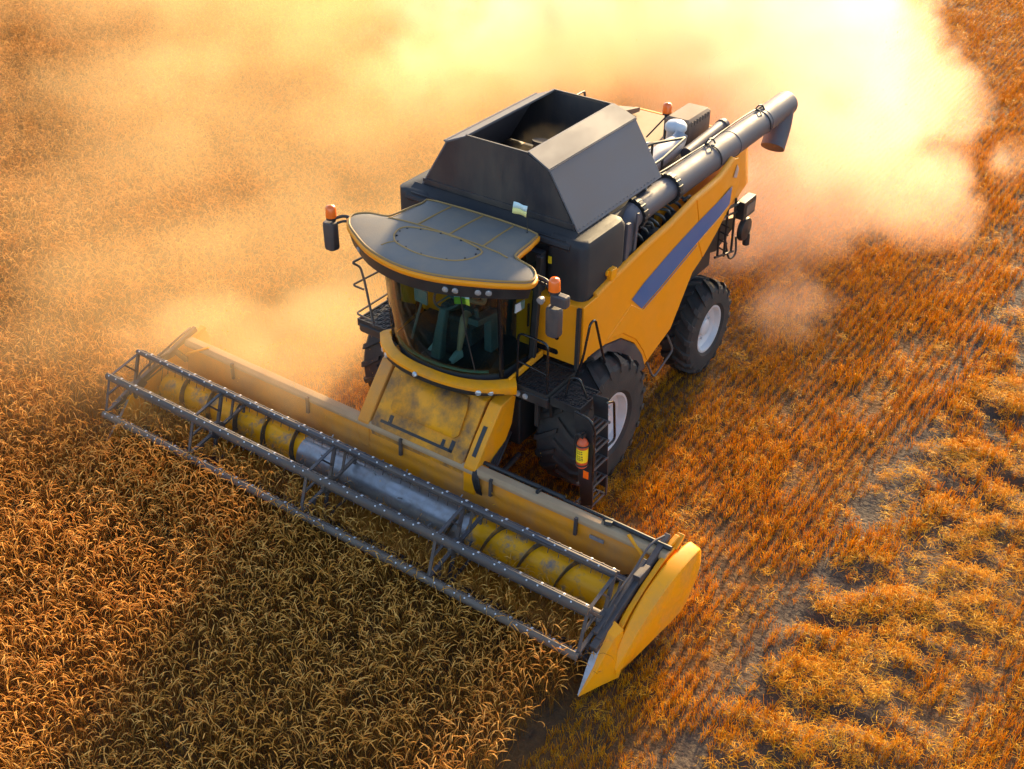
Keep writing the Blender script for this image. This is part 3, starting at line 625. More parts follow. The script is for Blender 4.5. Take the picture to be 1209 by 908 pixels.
b.tube([(-4.95, 1.30, 2.3), (-5.02, 1.35, 1.7)], .026, 6); b.tube(smoothpath([(-4.5, 1.25, 1.75), (-4.6, 1.3, 1.4), (-4.85, 1.3, 1.38), (-4.9, 1.25, 1.65)], 4), .018, 6)
lb = b.build('rear_light_bracket', 'black', H)
b = MB(); b.box((-5.16, 1.26, 2.05), (-4.72, 1.42, 2.36)); b.build('rear_lamp', 'black', lb, bevel=.02)
b = MB(); b.box((-5.10, 1.42, 2.12), (-4.80, 1.43, 2.28)); b.build('lamp_lens', 'engine_brown', lb)
b = MB(); b.lathe((-5.0, 1.30, 1.78), (0, 1, 0), [(0, .001), (0, .20), (.03, .21), (.08, .19), (.10, .001)], 24, 0, closed=False); b.build('rear_reflector', 'black', lb, smooth=50)
b = MB(); b.cyl((-5.12, 1.34, 1.66), (-5.14, 1.34, 1.44), .06, 14); b.build('plug_socket', 'black', lb)

# ------------------------------------------------------------------ the cab
cab = empty('cab', (0, 0, 0), H)
def glassline(t):
    """windscreen outline, t -1 (right) .. 1 (left): bottom and top point"""
    y = .89*t; k = t*t
    return V(1.62-.36*k*(.6+.4*k), y, 2.10), V(1.76-.42*k*(.6+.4*k), y*1.02, 3.52)
b = MB(); n = 18; rings = []
for i in range(n+1):
    t = -1+2*i/n; p, q = glassline(t); rings.append([p.lerp(q, u)+V(.05*math.sin(math.pi*u), 0, 0) for u in (0, .2, .4, .6, .8, 1)])
b.loft(rings, 0, cap=False, ringclosed=False); o = b.build('windscreen', 'glass', cab, smooth=180)
for sd in (1, -1):
    b = MB(); p, q = glassline(sd)
    b.loft([[p, q], [V(.66, sd*.96, 2.14), V(.55, sd*.98, 3.50)]], 0, cap=False, ringclosed=False); b.build('side_window', 'glass', cab)
    b = MB(); b.bar(p+V(-.01, sd*.012, -.05), q+V(0, sd*.012, .05), .05, .06, up=(1, 0, 0)); b.build('front_pillar', 'black_gloss', cab, bevel=.012)
    b = MB(); b.bar((.68, sd*.98, 2.0), (.56, sd*1.0, 3.56), .07, .10, up=(0, 1, 0)); b.build('rear_pillar', 'black', cab, bevel=.015)
    b = MB(); b.box((.70, sd*.93 if sd > 0 else -.955, 2.58), (.74, .955 if sd > 0 else -.93, 2.92)); b.build('door_handle', 'black', cab, bevel=.01)
b = MB(); b.box((.30, -.92, 1.90), (.42, .92, 3.5)); b.build('rear_wall', 'seat', cab)
b = MB(); b.box((.421, -.7, 2.7), (.43, .7, 3.4)); b.build('rear_window', 'black_gloss', cab)
b = MB(); fl = [(glassline(t)[0].x-.03, glassline(t)[0].y*.97) for t in (-1, -.75, -.5, -.25, 0, .25, .5, .75, 1)]+[(.42, .93), (.42, -.93)]
b.prism([(x, y) for x, y in fl], 2, 1.92, 2.09); b.build('cab_floor', 'seat', cab)
b = MB(); b.tube([glassline(t)[0]+V(-.05, 0, .03) for t in np.linspace(-.85, .85, 15)], .02, 8); b.build('dash_rim', 'teal', cab)
# yellow lip round the foot of the cab
b = MB(); path = []
for t in np.linspace(-1.08, 1.08, 23):
    k = t*t; y = 1.0*t; x = 1.685-.40*k*(.55+.45*k); wd = .10+.06*max(0, abs(t)-.55)
    path.append((x, y, wd, t))
rings = []
for x, y, wd, t in path:
    nrm = V(1, t*.75*abs(t), 0).normalized(); dz = -.02*abs(t); c = V(x, y, 2.04+dz)
    rings.append([c-nrm*.05+V(0,0,.03), c+nrm*(wd*.45)+V(0,0,.018), c+nrm*(wd*.85)+V(0,0,-.01), c+nrm*(wd*.87)+V(0,0,-.05-.05*abs(t)**4), c+nrm*(wd*.55)+V(0,0,-.09-.05*abs(t)**4), c-nrm*.05+V(0,0,-.10)])
b.loft(rings, 0); lip = b.build('cab_apron', 'yellow_clean', cab, smooth=50)
b = MB(); rings = []
for x, y, wd, t in path[1:-1]:
    nrm = V(1, t*.75*abs(t), 0).normalized(); c = V(x, y, 2.04-.02*abs(t))
    rings.append([c+nrm*(wd*.86)+V(0,0,-.052), c+nrm*(wd*.80)+V(0,0,-.12), c+nrm*(wd*.4)+V(0,0,-.155), c-nrm*.05+V(0,0,-.16)])
b.loft(rings, 0); b.build('apron_strip', 'black', cab, smooth=50)
for sd in (1, -1):
    for y in (.74, .86):
        t = y; k = t*t; x = 1.685-.40*k*(.55+.45*k); nrm = V(1, sd*t*.75*t, 0).normalized(); c = V(x, sd*y, 1.95)+nrm*.085
        b = MB(); b.lathe(c, nrm+V(0, 0, .25), [(-.03, .042), (.012, .042), (.018, .034), (.02, .001)], 18, 0, closed=False); b.build('work_light', 'lamp_glass', cab, smooth=50)
b = MB(); b.lathe((1.775, -.12, 1.99), (1, 0, .5), [(-.03, .035), (.02, .035), (.03, .001)], 16, 0, closed=False); b.build('centre_lamp', 'lamp_glass', cab, smooth=50)
for sd in (1, -1):                                                   # yellow sill running back under the side windows
    b = MB(); b.bar((1.24, sd*1.0, 2.02), (.48, sd*1.02, 2.08), .04, .10); b.build('cab_sill', 'yellow_clean', cab, bevel=.02)

# roof
RO = [(1.43,-1.45),(1.30,-1.46),(1.19,-1.30),(1.16,-1.03),(1.0,-.965),(.56,-.90),(.40,-.78),(.38,.73),(.55,.93),(.98,.985),(1.12,1.06),(1.18,1.33),(1.30,1.47),(1.46,1.50),(1.60,1.34),(1.76,1.09),(1.95,.72),(2.06,.36),(2.10,0),(2.06,-.36),(1.95,-.72),(1.76,-1.06),(1.60,-1.30)]
ROs = [p.to_2d() for p in smoothpath([(x, y, 0) for x, y in RO+[RO[0]]], 3)][:-1]
cen = Vector((1.15, 0))
def ring(sc_, z, dr=0):
    out = []
    for p in ROs:
        q = cen+(p-cen)*sc_; droop = -.045*max(0, abs(q.y)-.8)-.02*max(0, q.x-1.5); out.append(V(q.x, q.y, z+droop))
    return out
b = MB(); b.loft([ring(.93, 3.655), ring(.985, 3.675), ring(1.003, 3.712), ring(1.0, 3.745), ring(.985, 3.757)], 0)
rf = b.build('roof', 'yellow', cab, smooth=50)
b = MB(); b.loft([ring(.983, 3.74), ring(.980, 3.766), ring(.90, 3.785), ring(.6, 3.80), ring(.2, 3.806)], 0); b.build('roof_top', 'roof_grey', rf, smooth=40)
def zroof(x, y):
    lo, hi = .2, .98
    for _ in range(18): pass
    d = max(0.0, min(1.0, ((x-1.15)**2/.85**2+y*y/1.45**2)**.5))
    return (3.806-(.2<d)*(d-.2)/.4*.006 if d < .6 else 3.80-(d-.6)/.3*.015)-.045*max(0, abs(y)-.8)-.02*max(0, x-1.5)
b = MB()
hat = [(1.55,-.55),(1.42,-.60),(1.30,-.57),(1.22,-.4),(1.16,-.1),(1.17,.25),(1.24,.58),(1.36,.64),(1.53,.59),(1.68,.40),(1.75,.03),(1.72,-.25),(1.66,-.44)]
def seam(pts, r=.012): b.tube([V(x, y, zroof(x, y)+.002) for x, y in pts], r, 6)
hp = [(p.x, p.y) for p in smoothpath([(x, y, 0) for x, y in hat+[hat[0]]], 3)]
seam(hp); seam([(1.14,-.49),(.9,-.485),(.47,-.48)], .014); seam([(1.15,.01),(.9,.01),(.45,.02)], .014); seam([(1.15,.54),(.9,.53),(.46,.51)], .014)
seam([(1.20,-.93),(1.17,-.7),(1.15,-.49),(1.14,.01),(1.15,.54),(1.17,.8),(1.20,.95)], .012); seam([(1.66,-.44),(1.74,-.50),(1.82,-.53)], .010)
for k in range(0, len(hp), 3):
    x, y = hp[k]; x = 1.45+(x-1.45)*.93; y = y*.93; b.cyl((x, y, zroof(x, y)), (x, y, zroof(x, y)+.012), .013, 8, 1)
rimp = [(p.x, p.y) for p in [cen+(q-cen)*.972 for q in ROs]]
b.tube([V(x, y, zroof(x, y)-.004) for x, y in rimp], .014, 6, closed=True)
b.build('roof_seams', ['roof_seam', 'black'], rf)
b = MB(); vis = [i for i, p in enumerate(ROs) if p.x > 1.45]
vp = sorted([ROs[i] for i in vis], key=lambda p: p.y)
b.loft([[V(*(cen+(p-cen)*.985), 3.672-.045*max(0, abs(p.y)-.8)), V(*(cen+(p-cen)*.955), 3.50), V(*(cen+(p-cen)*.80), 3.49), V(*(cen+(p-cen)*.80), 3.66)] for p in vp], 0)
b.build('roof_visor', 'black', rf, smooth=50)
b = MB(); b.prism([(p.x, p.y) for p in [cen+(q-cen)*.80 for q in ROs]], 2, 3.50, 3.62); b.build('headliner', 'black', rf)
def vis_pt(y, z=3.585, sc_=.975):
    q = min(vp, key=lambda p: abs(p.y*sc_-y)); i = vp.index(q); return V(*(cen+(q-cen)*sc_), z)
for y in (-.98, .57, .73, .89, 1.04):
    c = vis_pt(y); nrm = V(1, c.y*.55, -.35).normalized(); b = MB(); b.lathe(c, nrm, [(-.03, .038), (.010, .040), (.016, .032), (.018, .001)], 18, 0, closed=False); b.build('roof_light', 'lamp_glass', cab, smooth=50)
b = MB(); b.loft([[V(1.62, 1.22, 3.63), V(1.72, 1.02, 3.63), V(1.62, .92, 3.52)], [V(1.45, 1.1, 3.62), V(1.5, .95, 3.62), V(1.45, .9, 3.52)]], 0); b.build('roof_gusset', 'yellow_clean', rf)

# inside: seat, column, wheel, monitor
b = MB(); b.loft([rr(.55, 1.02, -.27, .27, 2.42, .08), rr(.53, 1.05, -.28, .28, 2.50, .1), rr(.56, 1.02, -.25, .25, 2.55, .1)], 0); b.loft([[V(.44, y, 2.5), V(.60, y, 2.5), V(.52, y, 3.2), V(.44, y, 3.2)] for y in (-.25, .25)], 0); b.box((.6, -.18, 2.09), (.95, .18, 2.42))
b.build('driver_seat', 'seat', cab, bevel=.04)
b = MB(); b.loft([rr(1.36, 1.50, -.10, .08, 2.09, .03), rr(1.30, 1.42, -.08, .06, 2.45, .03), rr(1.18, 1.28, -.06, .04, 2.84, .03)], 0)
b.loft([rr(1.26, 1.58, -.26, .22, 2.092, .1), rr(1.28, 1.56, -.24, .20, 2.13, .1)], 0); b.build('steering_column', 'console', cab, bevel=.012)
b = MB(); wc_ = V(1.16, -.01, 2.92); u = V(0, 1, 0); v = V(.86, 0, -.5).normalized(); b.tube([wc_+u*.2*math.cos(t)+v*.2*math.sin(t) for t in (2*math.pi*k/28 for k in range(28))], .017, 8, closed=True)
for a in (0, 2.1, 4.2): b.tube([wc_, wc_+u*.2*math.cos(a)+v*.2*math.sin(a)], .014, 6)
b.build('steering_wheel', 'console', cab)
b = MB(); b.bar((.72, .42, 2.62), (1.22, .42, 2.70), .16, .09); b.box((.72, .36, 2.09), (.9, .48, 2.6)); b.cyl((1.12, .42, 2.72), (1.14, .42, 2.86), .03, 10); b.build('arm_console', 'console', cab, bevel=.02)
b = MB(); b.bar((1.20, -.55, 2.80), (1.22, -.32, 2.80), .03, .20); b.tube([(1.2, -.44, 2.7), (1.25, -.6, 2.1)], .02, 6); b.build('monitor', 'screen_case', cab, bevel=.015)
b = MB(); b.bar((.80, .93, 2.95), (1.0, .93, 2.97), .02, .12); b.build('door_notice', 'white', cab)
b = MB(); b.tube([glassline(.74)[0]+V(.045, 0, .1), glassline(.68)[0].lerp(glassline(.68)[1], .5)+V(.07, 0, 0), glassline(.62)[1]+V(.03, 0, -.05)], .010, 6); b.build('wiper', 'black', cab)

# ---- driver
def skin_figure(name, verts, edges, radii, m, parent=None, sub=2):
    me = bpy.data.meshes.new(name); me.from_pydata(verts, edges, []); o = bpy.data.objects.new(name, me); C.objects.link(o)
    md = o.modifiers.new('skin', 'SKIN'); md.use_smooth_shade = True
    for i, r in enumerate(radii):
        me.skin_vertices[0].data[i].radius = (r, r) if not isinstance(r, tuple) else r
    me.skin_vertices[0].data[0].use_root = True
    sb = o.modifiers.new('sub', 'SUBSURF'); sb.levels = sb.render_levels = sub
    me.materials.append(M[m])
    if parent is not None: o.parent = parent
    return o
def chains(root, rr0, cs):
    """chains: lists of (point, radius); the first entry of each is an index or None for the root"""
    vs, es, rs = [root], [], [rr0]; idx = {}
    for nm, start, pts in cs:
        prev = 0 if start is None else idx[start]
        for k, (p, r) in enumerate(pts):
            vs.append(p); rs.append(r); es.append((prev, len(vs)-1)); prev = len(vs)-1; idx['%s%d' % (nm, k)] = prev
        idx[nm] = prev
    return vs, es, rs
pc = [('sp', None, [((.66, 0, 2.78), (.13, .16)), ((.64, 0, 2.97), (.13, .17)), ((.65, 0, 3.10), .10), ((.68, 0, 3.17), .055), ((.71, 0, 3.22), .06), ((.735, 0, 3.29), .095), ((.735, 0, 3.36), .09), ((.72, 0, 3.42), .05)])]
for sd in (1, -1):
    kx = 1.10 if sd > 0 else 1.06
    pc += [('leg%d' % sd, None, [((.74, sd*.10, 2.62), .085), ((.95, sd*.16, 2.63), .078), ((kx, sd*.19, 2.62), .06), ((kx+.06, sd*.19, 2.42), .055), ((kx+.10, sd*.18, 2.22), .038), ((kx+.12, sd*.18, 2.15), .036), ((kx+.22, sd*.20, 2.125), .028)])]
    hx = V(1.12, sd*.19, 2.93) if sd > 0 else V(1.06, -.22, 2.94)
    pc += [('arm%d' % sd, 'sp1', [((.65, sd*.17, 3.03), .06), ((.74, sd*.26, 2.83), .045), ((.80, sd*.29, 2.74), .04), ((.95, sd*.25, 2.82), .034), (tuple(hx.lerp(V(.80, sd*.29, 2.74), .18)), .025), (tuple(hx), .03)])]
    for f in range(5):
        a = hx+V(.02, sd*(-.03+.016*f), .0); pc += [('fin%d_%d' % (sd, f), 'arm%d' % sd, [(tuple(a+V(.025, 0, .02-.003*f)), .0095), (tuple(a+V(.045, 0, .005)), .009), (tuple(a+V(.04, 0, -.02)), .008)])]
drv = skin_figure('person', *chains((.66, 0, 2.62), (.12, .16), pc), 'skin')
tag(drv, 'driver sitting at the wheel behind the tinted cab glass, pale shirt', 'person')
sh = [('sp', None, [((.66, 0, 2.80), (.15, .18)), ((.64, 0, 2.98), (.145, .185)), ((.65, 0, 3.09), .10)])]
for sd in (1, -1): sh += [('a%d' % sd, 'sp1', [((.65, sd*.18, 3.03), .075), ((.72, sd*.245, 2.87), .062)])]
skin_figure('shirt', *chains((.66, 0, 2.66), (.14, .18), sh), 'shirt', drv)
so = []
for sd in (1, -1): so += [('l%d' % sd, None, [((.74, sd*.10, 2.62), .1), ((.95, sd*.16, 2.63), .092), ((1.03, sd*.175, 2.63), .085)])]
skin_figure('shorts', *chains((.66, 0, 2.62), (.135, .175), so), 'shorts', drv)
b = MB(); b.lathe((.715, 0, 3.345), (-.2, 0, 1), [(-.03, .098), (.04, .10), (.085, .07), (.10, .001)], 18, 0, closed=False); b.build('hair', 'hair', drv, smooth=60)
for sd in (1, -1):
    kx = 1.10 if sd > 0 else 1.06
    b = MB(); b.loft([rr(kx+.07, kx+.33, sd*.19-.045, sd*.19+.05, 2.094, .04), rr(kx+.07, kx+.32, sd*.19-.042, sd*.19+.045, 2.13, .04), rr(kx+.08, kx+.2, sd*.19-.035, sd*.19+.035, 2.19, .03)], 0); b.build('shoe', 'shoe', drv, smooth=60)
for sx, nm in ((.826, 'nose'),):
    b = MB(); b.lathe((sx-.01, 0, 3.29), (1, 0, -.2), [(0, .018), (.02, .012), (.03, .001)], 10, 0, closed=False); b.build('nose', 'skin', drv, smooth=60)

# ---- flags: a small cloth on the aerial beside the hopper and one inside the windscreen
def flag(name, o, du, dv, nrm, mats, label, wav=.012):
    b = MB(); o, du, dv, nrm = map(Vector, (o, du, dv, nrm)); n = 8
    for half, mi in ((0, 0), (1, 1)):
        rings = []
        for i in range(n+1):
            u_ = i/n; rings.append([o+du*u_+dv*(half*.5+.5*q)+nrm*wav*math.sin(u_*6+q+half) for q in (0, .5, 1)])
        b.loft(rings, mi, cap=False, ringclosed=False)
    f = b.build(name, mats, None, smooth=180); s = f.modifiers.new('thick', 'SOLIDIFY'); s.thickness = .003
    return tag(f, label, 'flag')
b = MB(); b.tube([(.50, .76, 3.78), (.50, .762, 4.0), (.50, .765, 4.17)], .006, 6); b.tube([(.50, .76, 3.40), (.50, .76, 3.8)], .008, 6); b.build('aerial', 'black', H)
flag('small_flag', (.505, .765, 4.16), (.02, -.20, .015), (.0, -.015, -.155), (1, 0, 0), ['flag_blue', 'flag_yellow'], 'pale blue and yellow cloth on the aerial in front of the hopper')
flag('small_flag', (1.60, .66, 3.40), (0, -.24, -.05), (.02, .03, -.17), (1, 0, 0), ['flag2_blue', 'flag2_yellow'], 'blue and lime yellow cloth hanging behind the cab windscreen')

# ---- mirrors with beacons
for sd in (1, -1):
    c = V(1.40, sd*1.63, 3.0)
    mr = empty('mirror', (0, 0, 0), H); y = sd*1.72; x = 1.32 if sd > 0 else 1.48
    z0 = 3.02 if sd > 0 else 3.22
    if sd > 0: arm = [(1.22, 1.30, 3.70), (1.25, 1.58, 3.70), (1.25, 1.64, 3.55)]
    else: arm = [(1.32, -1.36, 3.68), (1.38, -1.55, 3.72), (1.46, -1.68, 3.66)]
    b = MB(); b.tube(rounded(arm, .06), .022, 8); b.tube([Vector(p)+V(-.02, 0, -.08) for p in rounded(arm, .06)], .018, 8)
    b.tube(rounded([(x-.03, y-sd*.02, z0+.62), (x-.06, y-sd*.05, z0+.45), (x-.03, y, z0+.3)], .05), .022, 8)
    for q in (.3, .55, .8): p = Vector(arm[0]).lerp(Vector(arm[1]), q); b.tube([p, p+V(-.02, 0, -.08)], .012, 6)
    b.build('mirror_arm', 'black', mr)
    b = MB(); b.loft([[V(x+dx*.07, y+dy*wd/2, z) for dx, dy in ((-1, -.85), (-.4, -1), (.6, -.9), (1, -.5), (1, .5), (.6, .9), (-.4, 1), (-1, .85))] for z, wd in ((z0, .17), (z0+.03, .205), (z0+.36, .21), (z0+.40, .17))], 0)
    b.build('mirror_housing', 'reel_steel', mr, bevel=.015)
    if sd > 0:
        b = MB(); b.box((x-.06, y-.03, z0+.44), (x+.06, y+.20, z0+.60)); b.build('wide_angle_mirror', 'reel_steel', mr, bevel=.03)
        b = MB(); b.lathe((x+.04, y-.16, z0+.46), (1, 0, -.2), [(-.05, .02), (-.02, .045), (.03, .048), (.04, .001)], 14, 0, closed=False); b.build('side_lamp', 'duct', mr, smooth=50)
    beacon(mr, (x, y, z0+.60) if sd > 0 else (1.46, -1.70, 3.66), .075, .17)

# ---- left platform, ladder, rails
pl = empty('entry_platform', (0, 0, 0), H)
def deck(name, x0, x1, y0, y1, z, par):
    b = MB(); b.box((x0, y0, z-.05), (x1, y1, z-.012))
    nx, ny = int((x1-x0)/.075), int((y1-y0)/.075)
    for i in range(nx+1):
        x = x0+(x1-x0)*i/nx; b.box((x-.007, y0, z-.012), (x+.007, y1, z))
    for j in range(ny+1):
        y = y0+(y1-y0)*j/ny; b.box((x0, y-.007, z-.0125), (x1, y+.007, z-.0005))
    for i in range(nx):
        for j in range(ny):
            if (i+j) % 2 == 0: b.cyl((x0+(x1-x0)*(i+.5)/nx, y0+(y1-y0)*(j+.5)/ny, z-.012), (x0+(x1-x0)*(i+.5)/nx, y0+(y1-y0)*(j+.5)/ny, z+.004), .02, 6)
    b.box((x0-.02, y0-.02, z-.10), (x0, y1+.02, z+.012)); b.box((x1, y0-.02, z-.10), (x1+.02, y1+.02, z+.012)); b.box((x0, y0-.02, z-.10), (x1, y0, z+.012)); b.box((x0, y1, z-.10), (x1, y1+.02, z+.012))
    return b.build(name, 'grating', par)
deck('upper_deck', .47, 1.16, 1.04, 1.54, 1.97, pl); deck('lower_deck', .66, 1.12, 1.60, 2.02, 1.93, pl)
b = MB(); b.bar((1.17, 1.02, 1.86), (1.17, 1.58, 1.86), .05, .14); b.bar((1.0, 1.3, 1.86), (1.0, 1.3, 1.3), .06, .06); b.bar((1.1, 1.55, 1.86), (.7, 1.35, 1.2), .05, .05); b.build('deck_support', 'black', pl, bevel=.01)
for y in (1.12, 1.24): b = MB(); b.lathe((1.20, y, 1.86), (1, 0, 0), [(-.03, .04), (.01, .04), (.018, .001)], 16, 0, closed=False); b.build('step_light', 'lamp_glass', pl, smooth=50)
b = MB(); b.tube(rounded([(1.10, 1.04, 1.95), (1.08, 1.04, 2.70), (1.12, 1.52, 2.72), (1.14, 1.54, 1.95)], .09), .017, 8); b.tube([(1.09, 1.04, 2.28), (1.13, 1.53, 2.26)], .014, 8)
b.tube(rounded([(.60, 1.60, 1.9), (.60, 1.72, 2.28), (.50, 1.75, 2.80), (.38, 1.75, 2.80), (.18, 1.75, 2.25), (.06, 1.74, 1.97)], .12), .018, 8)
b.tube(rounded([(.98, 1.72, 1.93), (.92, 1.74, 2.2), (.90, 1.87, 2.22), (.88, 1.98, 1.95)], .06), .016, 8)
b.tube(rounded([(.90, 2.30, 2.02), (.74, 2.30, 1.95), (.66, 2.30, 1.3), (.84, 2.30, 1.30)], .06), .017, 8)
b.tube(rounded([(1.25, 2.05, 1.98), (1.27, 2.28, 1.96), (1.25, 2.34, 1.80), (1.25, 2.34, 1.0)], .08), .014, 8)
b.build('handrails', 'black_gloss', pl, smooth=50)
b = MB()
b.loft([[V(1.235, 2.02, 1.98), V(1.235, 2.30, 1.92), V(1.235, 2.36, .60), V(1.235, 2.18, .52)], [V(1.255, 2.02, 1.98), V(1.255, 2.30, 1.92), V(1.255, 2.36, .60), V(1.255, 2.18, .52)]], 0)
b.loft([[V(.83, 2.04, 2.02), V(.83, 2.27, 2.04), V(.83, 2.34, .62), V(.83, 2.18, .62)], [V(.85, 2.04, 2.02), V(.85, 2.27, 2.04), V(.85, 2.34, .62), V(.85, 2.18, .62)]], 0)
ld = b.build('ladder', 'black', pl, bevel=.008)
for z in (1.70, 1.41, 1.12, .83, .52):
    s = MB()
    for q in range(4): s.bar((.85, 2.10+.07*q, z), (1.235, 2.10+.07*q, z), .022, .03)
    s.bar((.86, 2.08, z-.005), (.86, 2.33, z-.005), .03, .03); s.bar((1.22, 2.08, z-.005), (1.22, 2.33, z-.005), .03, .03)
    if z < .6: s.bar((.86, 2.33, .80), (.86, 2.33, z), .025, .025); s.bar((1.22, 2.33, .80), (1.22, 2.33, z), .025, .025)
    s.build('ladder_step', 'reel_bar', pl, bevel=.005)
b = MB(); b.box((1.256, 2.20, 1.00), (1.259, 2.28, 1.12)); b.build('orange_reflector', 'lens_orange', pl)
b = MB(); b.box((1.10, 2.021, 1.80), (1.20, 2.024, 1.90)); b.build('warning_sticker', 'label_yellow', pl)
# the fire extinguisher clipped to the ladder
fe = tag(empty('fire_extinguisher', (1.34, 2.22, 1.25)), 'orange cylinder with yellow label clipped to the front of the ladder', 'fire extinguisher')
b = MB(); b.lathe((0,0,0), (0,0,1), [(0, .001), (0, .06), (.02, .075), (.37, .075), (.42, .05), (.44, .025), (.47, .025), (.47, .001)], 24, 0, closed=False); b.build('cylinder', 'ext_orange', fe, smooth=50)
b = MB(); b.lathe((0,0,.10), (0,0,1), [(0, .0765), (.20, .0765)], 24, 0, closed=False)
for k, z in enumerate((.265, .235, .19, .16, .135)):
    for q in range(3):
        a0 = -.5+.38*q+.05*k; b.loft([[V(.0774*math.cos(a), .0774*math.sin(a), z), V(.0774*math.cos(a), .0774*math.sin(a), z+.014)] for a in (a0, a0+.1, a0+.2, a0+.28)], 1, cap=False, ringclosed=False)
b.build('label', ['label_yellow', 'black'], fe, smooth=50)
b = MB(); b.box((-.03, -.03, .47), (.05, .03, .52)); b.bar((-.02, 0, .53), (.10, 0, .56), .03, .02); b.tube(smoothpath([(.0, -.03, .5), (.02, -.10, .45), (.03, -.10, .2), (.02, -.085, .1)], 4), .012, 6); b.build('valve', 'black', fe)
for z in (1.30, 1.60): b = MB(); b.tube([(1.34+.083*math.cos(t), 2.22+.083*math.sin(t), z) for t in (2*math.pi*k/20 for k in range(20))], .010, 6, closed=True); b.bar((1.25, 2.22, z), (1.27, 2.22, z), .06, .03); b.build('extinguisher_clip', 'black', pl)

# ---- right platform and rails
pr_ = empty('service_platform', (0, 0, 0), H)
deck('service_deck', .45, 1.12, -1.66, -1.05, 1.98, pr_)
b = MB(); b.loft([rr(.43, 1.16, -1.69, -1.03, 1.80, .1), rr(.43, 1.16, -1.69, -1.03, 1.93, .1)], 0); b.build('deck_box', 'black', pr_, bevel=.02)
b = MB(); b.tube(rounded([(1.13, -1.38, 1.96), (1.0, -1.62, 2.55), (.98, -1.70, 2.74), (1.10, -1.74, 2.84), (.45, -1.66, 2.86)], .05), .018, 8)
b.tube(rounded([(1.02, -1.62, 2.42), (1.12, -1.74, 2.50), (.45, -1.66, 2.52)], .05), .016, 8); b.tube(rounded([(1.13, -1.38, 2.03), (1.15, -1.68, 2.08), (.45, -1.68, 2.08)], .05), .016, 8); b.tube([(.45, -1.66, 1.96), (.45, -1.66, 2.86)], .018, 8)
b.build('handrails', 'reel_bar', pr_, smooth=50)
b = MB(); b.cyl((.60, -1.2, 2.0), (.60, -1.2, 2.12), .05, 14); b.build('marker_lamp', 'lens_orange', pr_)

# ------------------------------------------------------------------ feeder house
b = MB()
b.loft([[V(.95, -.74, 1.80), V(.95, .80, 1.80), V(.75, .80, 1.05), V(.75, -.74, 1.05)], [V(1.45, -.74, 1.74), V(1.45, .80, 1.74), V(1.2, .80, .85), V(1.2, -.74, .85)], [V(2.02, -.76, 1.06), V(2.02, .82, 1.06), V(1.98, .82, .35), V(1.98, -.76, .35)]], 0)
fh = b.build('feeder_house', 'yellow_worn', H, bevel=.02)
b = MB(); b.loft([[V(1.48, -.48, 1.715), V(1.48, .55, 1.715)], [V(1.60, -.52, 1.595), V(1.60, .60, 1.595)], [V(1.82, -.52, 1.330), V(1.82, .62, 1.330)], [V(1.86, -.46, 1.283), V(1.86, .56, 1.283)]], 0, cap=False, ringclosed=False)
o = b.build('feeder_hatch', 'yellow_worn', fh); s = o.modifiers.new('thick', 'SOLIDIFY'); s.thickness = .035; s.offset = 1
def onslope(u): return V(1.45+.57*u, 0, 1.74-.68*u)
b = MB(); nrm = V(.68, 0, .57).normalized()
def patch(y0, y1, u0, u1, h=.006):
    p = [onslope(u)+V(0, y, 0)+nrm*h for y, u in ((y0, u0), (y1, u0), (y1, u1), (y0, u1))]; q = [a-nrm*.02 for a in p]
    b.add(p+q, [(0,1,2,3)]+[(i, (i+1) % 4, 4+(i+1) % 4, 4+i) for i in range(4)])
patch(-.62, .60, .86, .905); patch(-.50, -.44, .74, .86); patch(.40, .45, .76, .86); patch(.54, .60, .72, .9)
b.build('hatch_slots', 'black', fh)
for sd, y in ((1, .84), (-1, -.78)):                                 # side covers
    b = MB(); b.prism([(1.10, 1.80), (1.44, 1.76), (1.78, 1.38), (2.03, 1.07), (2.05, .66), (1.85, .62), (1.45, 1.0), (1.20, 1.35)], 1, y, y+sd*.20)
    sc2 = b.build('feeder_side_cover', 'yellow_dusty' if sd < 0 else 'yellow_clean', fh, bevel=.02)
    if sd > 0:
        b = MB(); p = [onslope(u) for u in (.35, .92)]; b.bar(V(1.66, .94, 1.52), V(1.93, .94, 1.195), .06, .012, up=nrm); b.build('cover_slot', 'black', sc2)
        b = MB()
        for q in (.86, .72): b.bar((1.35+.1*(1-q), y+.202, .62+q*.75), (2.0, y+.202, q*1.05+.05), .006, .03)
b = MB(); b.cyl((1.0, -.95, .7), (2.05, -.95, .50), .04, 12); b.build('lift_cylinder', 'black', fh)
b = MB(); b.cyl((1.0, 1.02, .7), (2.05, .98, .50), .04, 12); b.cyl((1.5, 1.02, .62), (2.06, .98, .5), .055, 12)
for k in range(4): b.tube(smoothpath([(1.2, .93+.03*k, 1.2), (1.7, 1.06+.03*k, 1.0), (2.0, 1.08+.02*k, .7), (2.06, 1.02+.03*k, .95), (1.98, 1.0, 1.1)], 4), .015, 6)
b.build('lift_cylinder', 'black', fh)

# ------------------------------------------------------------------ the cutting header
hdz = MB(); Y0, Y1 = HY0-.04, HY1+.04
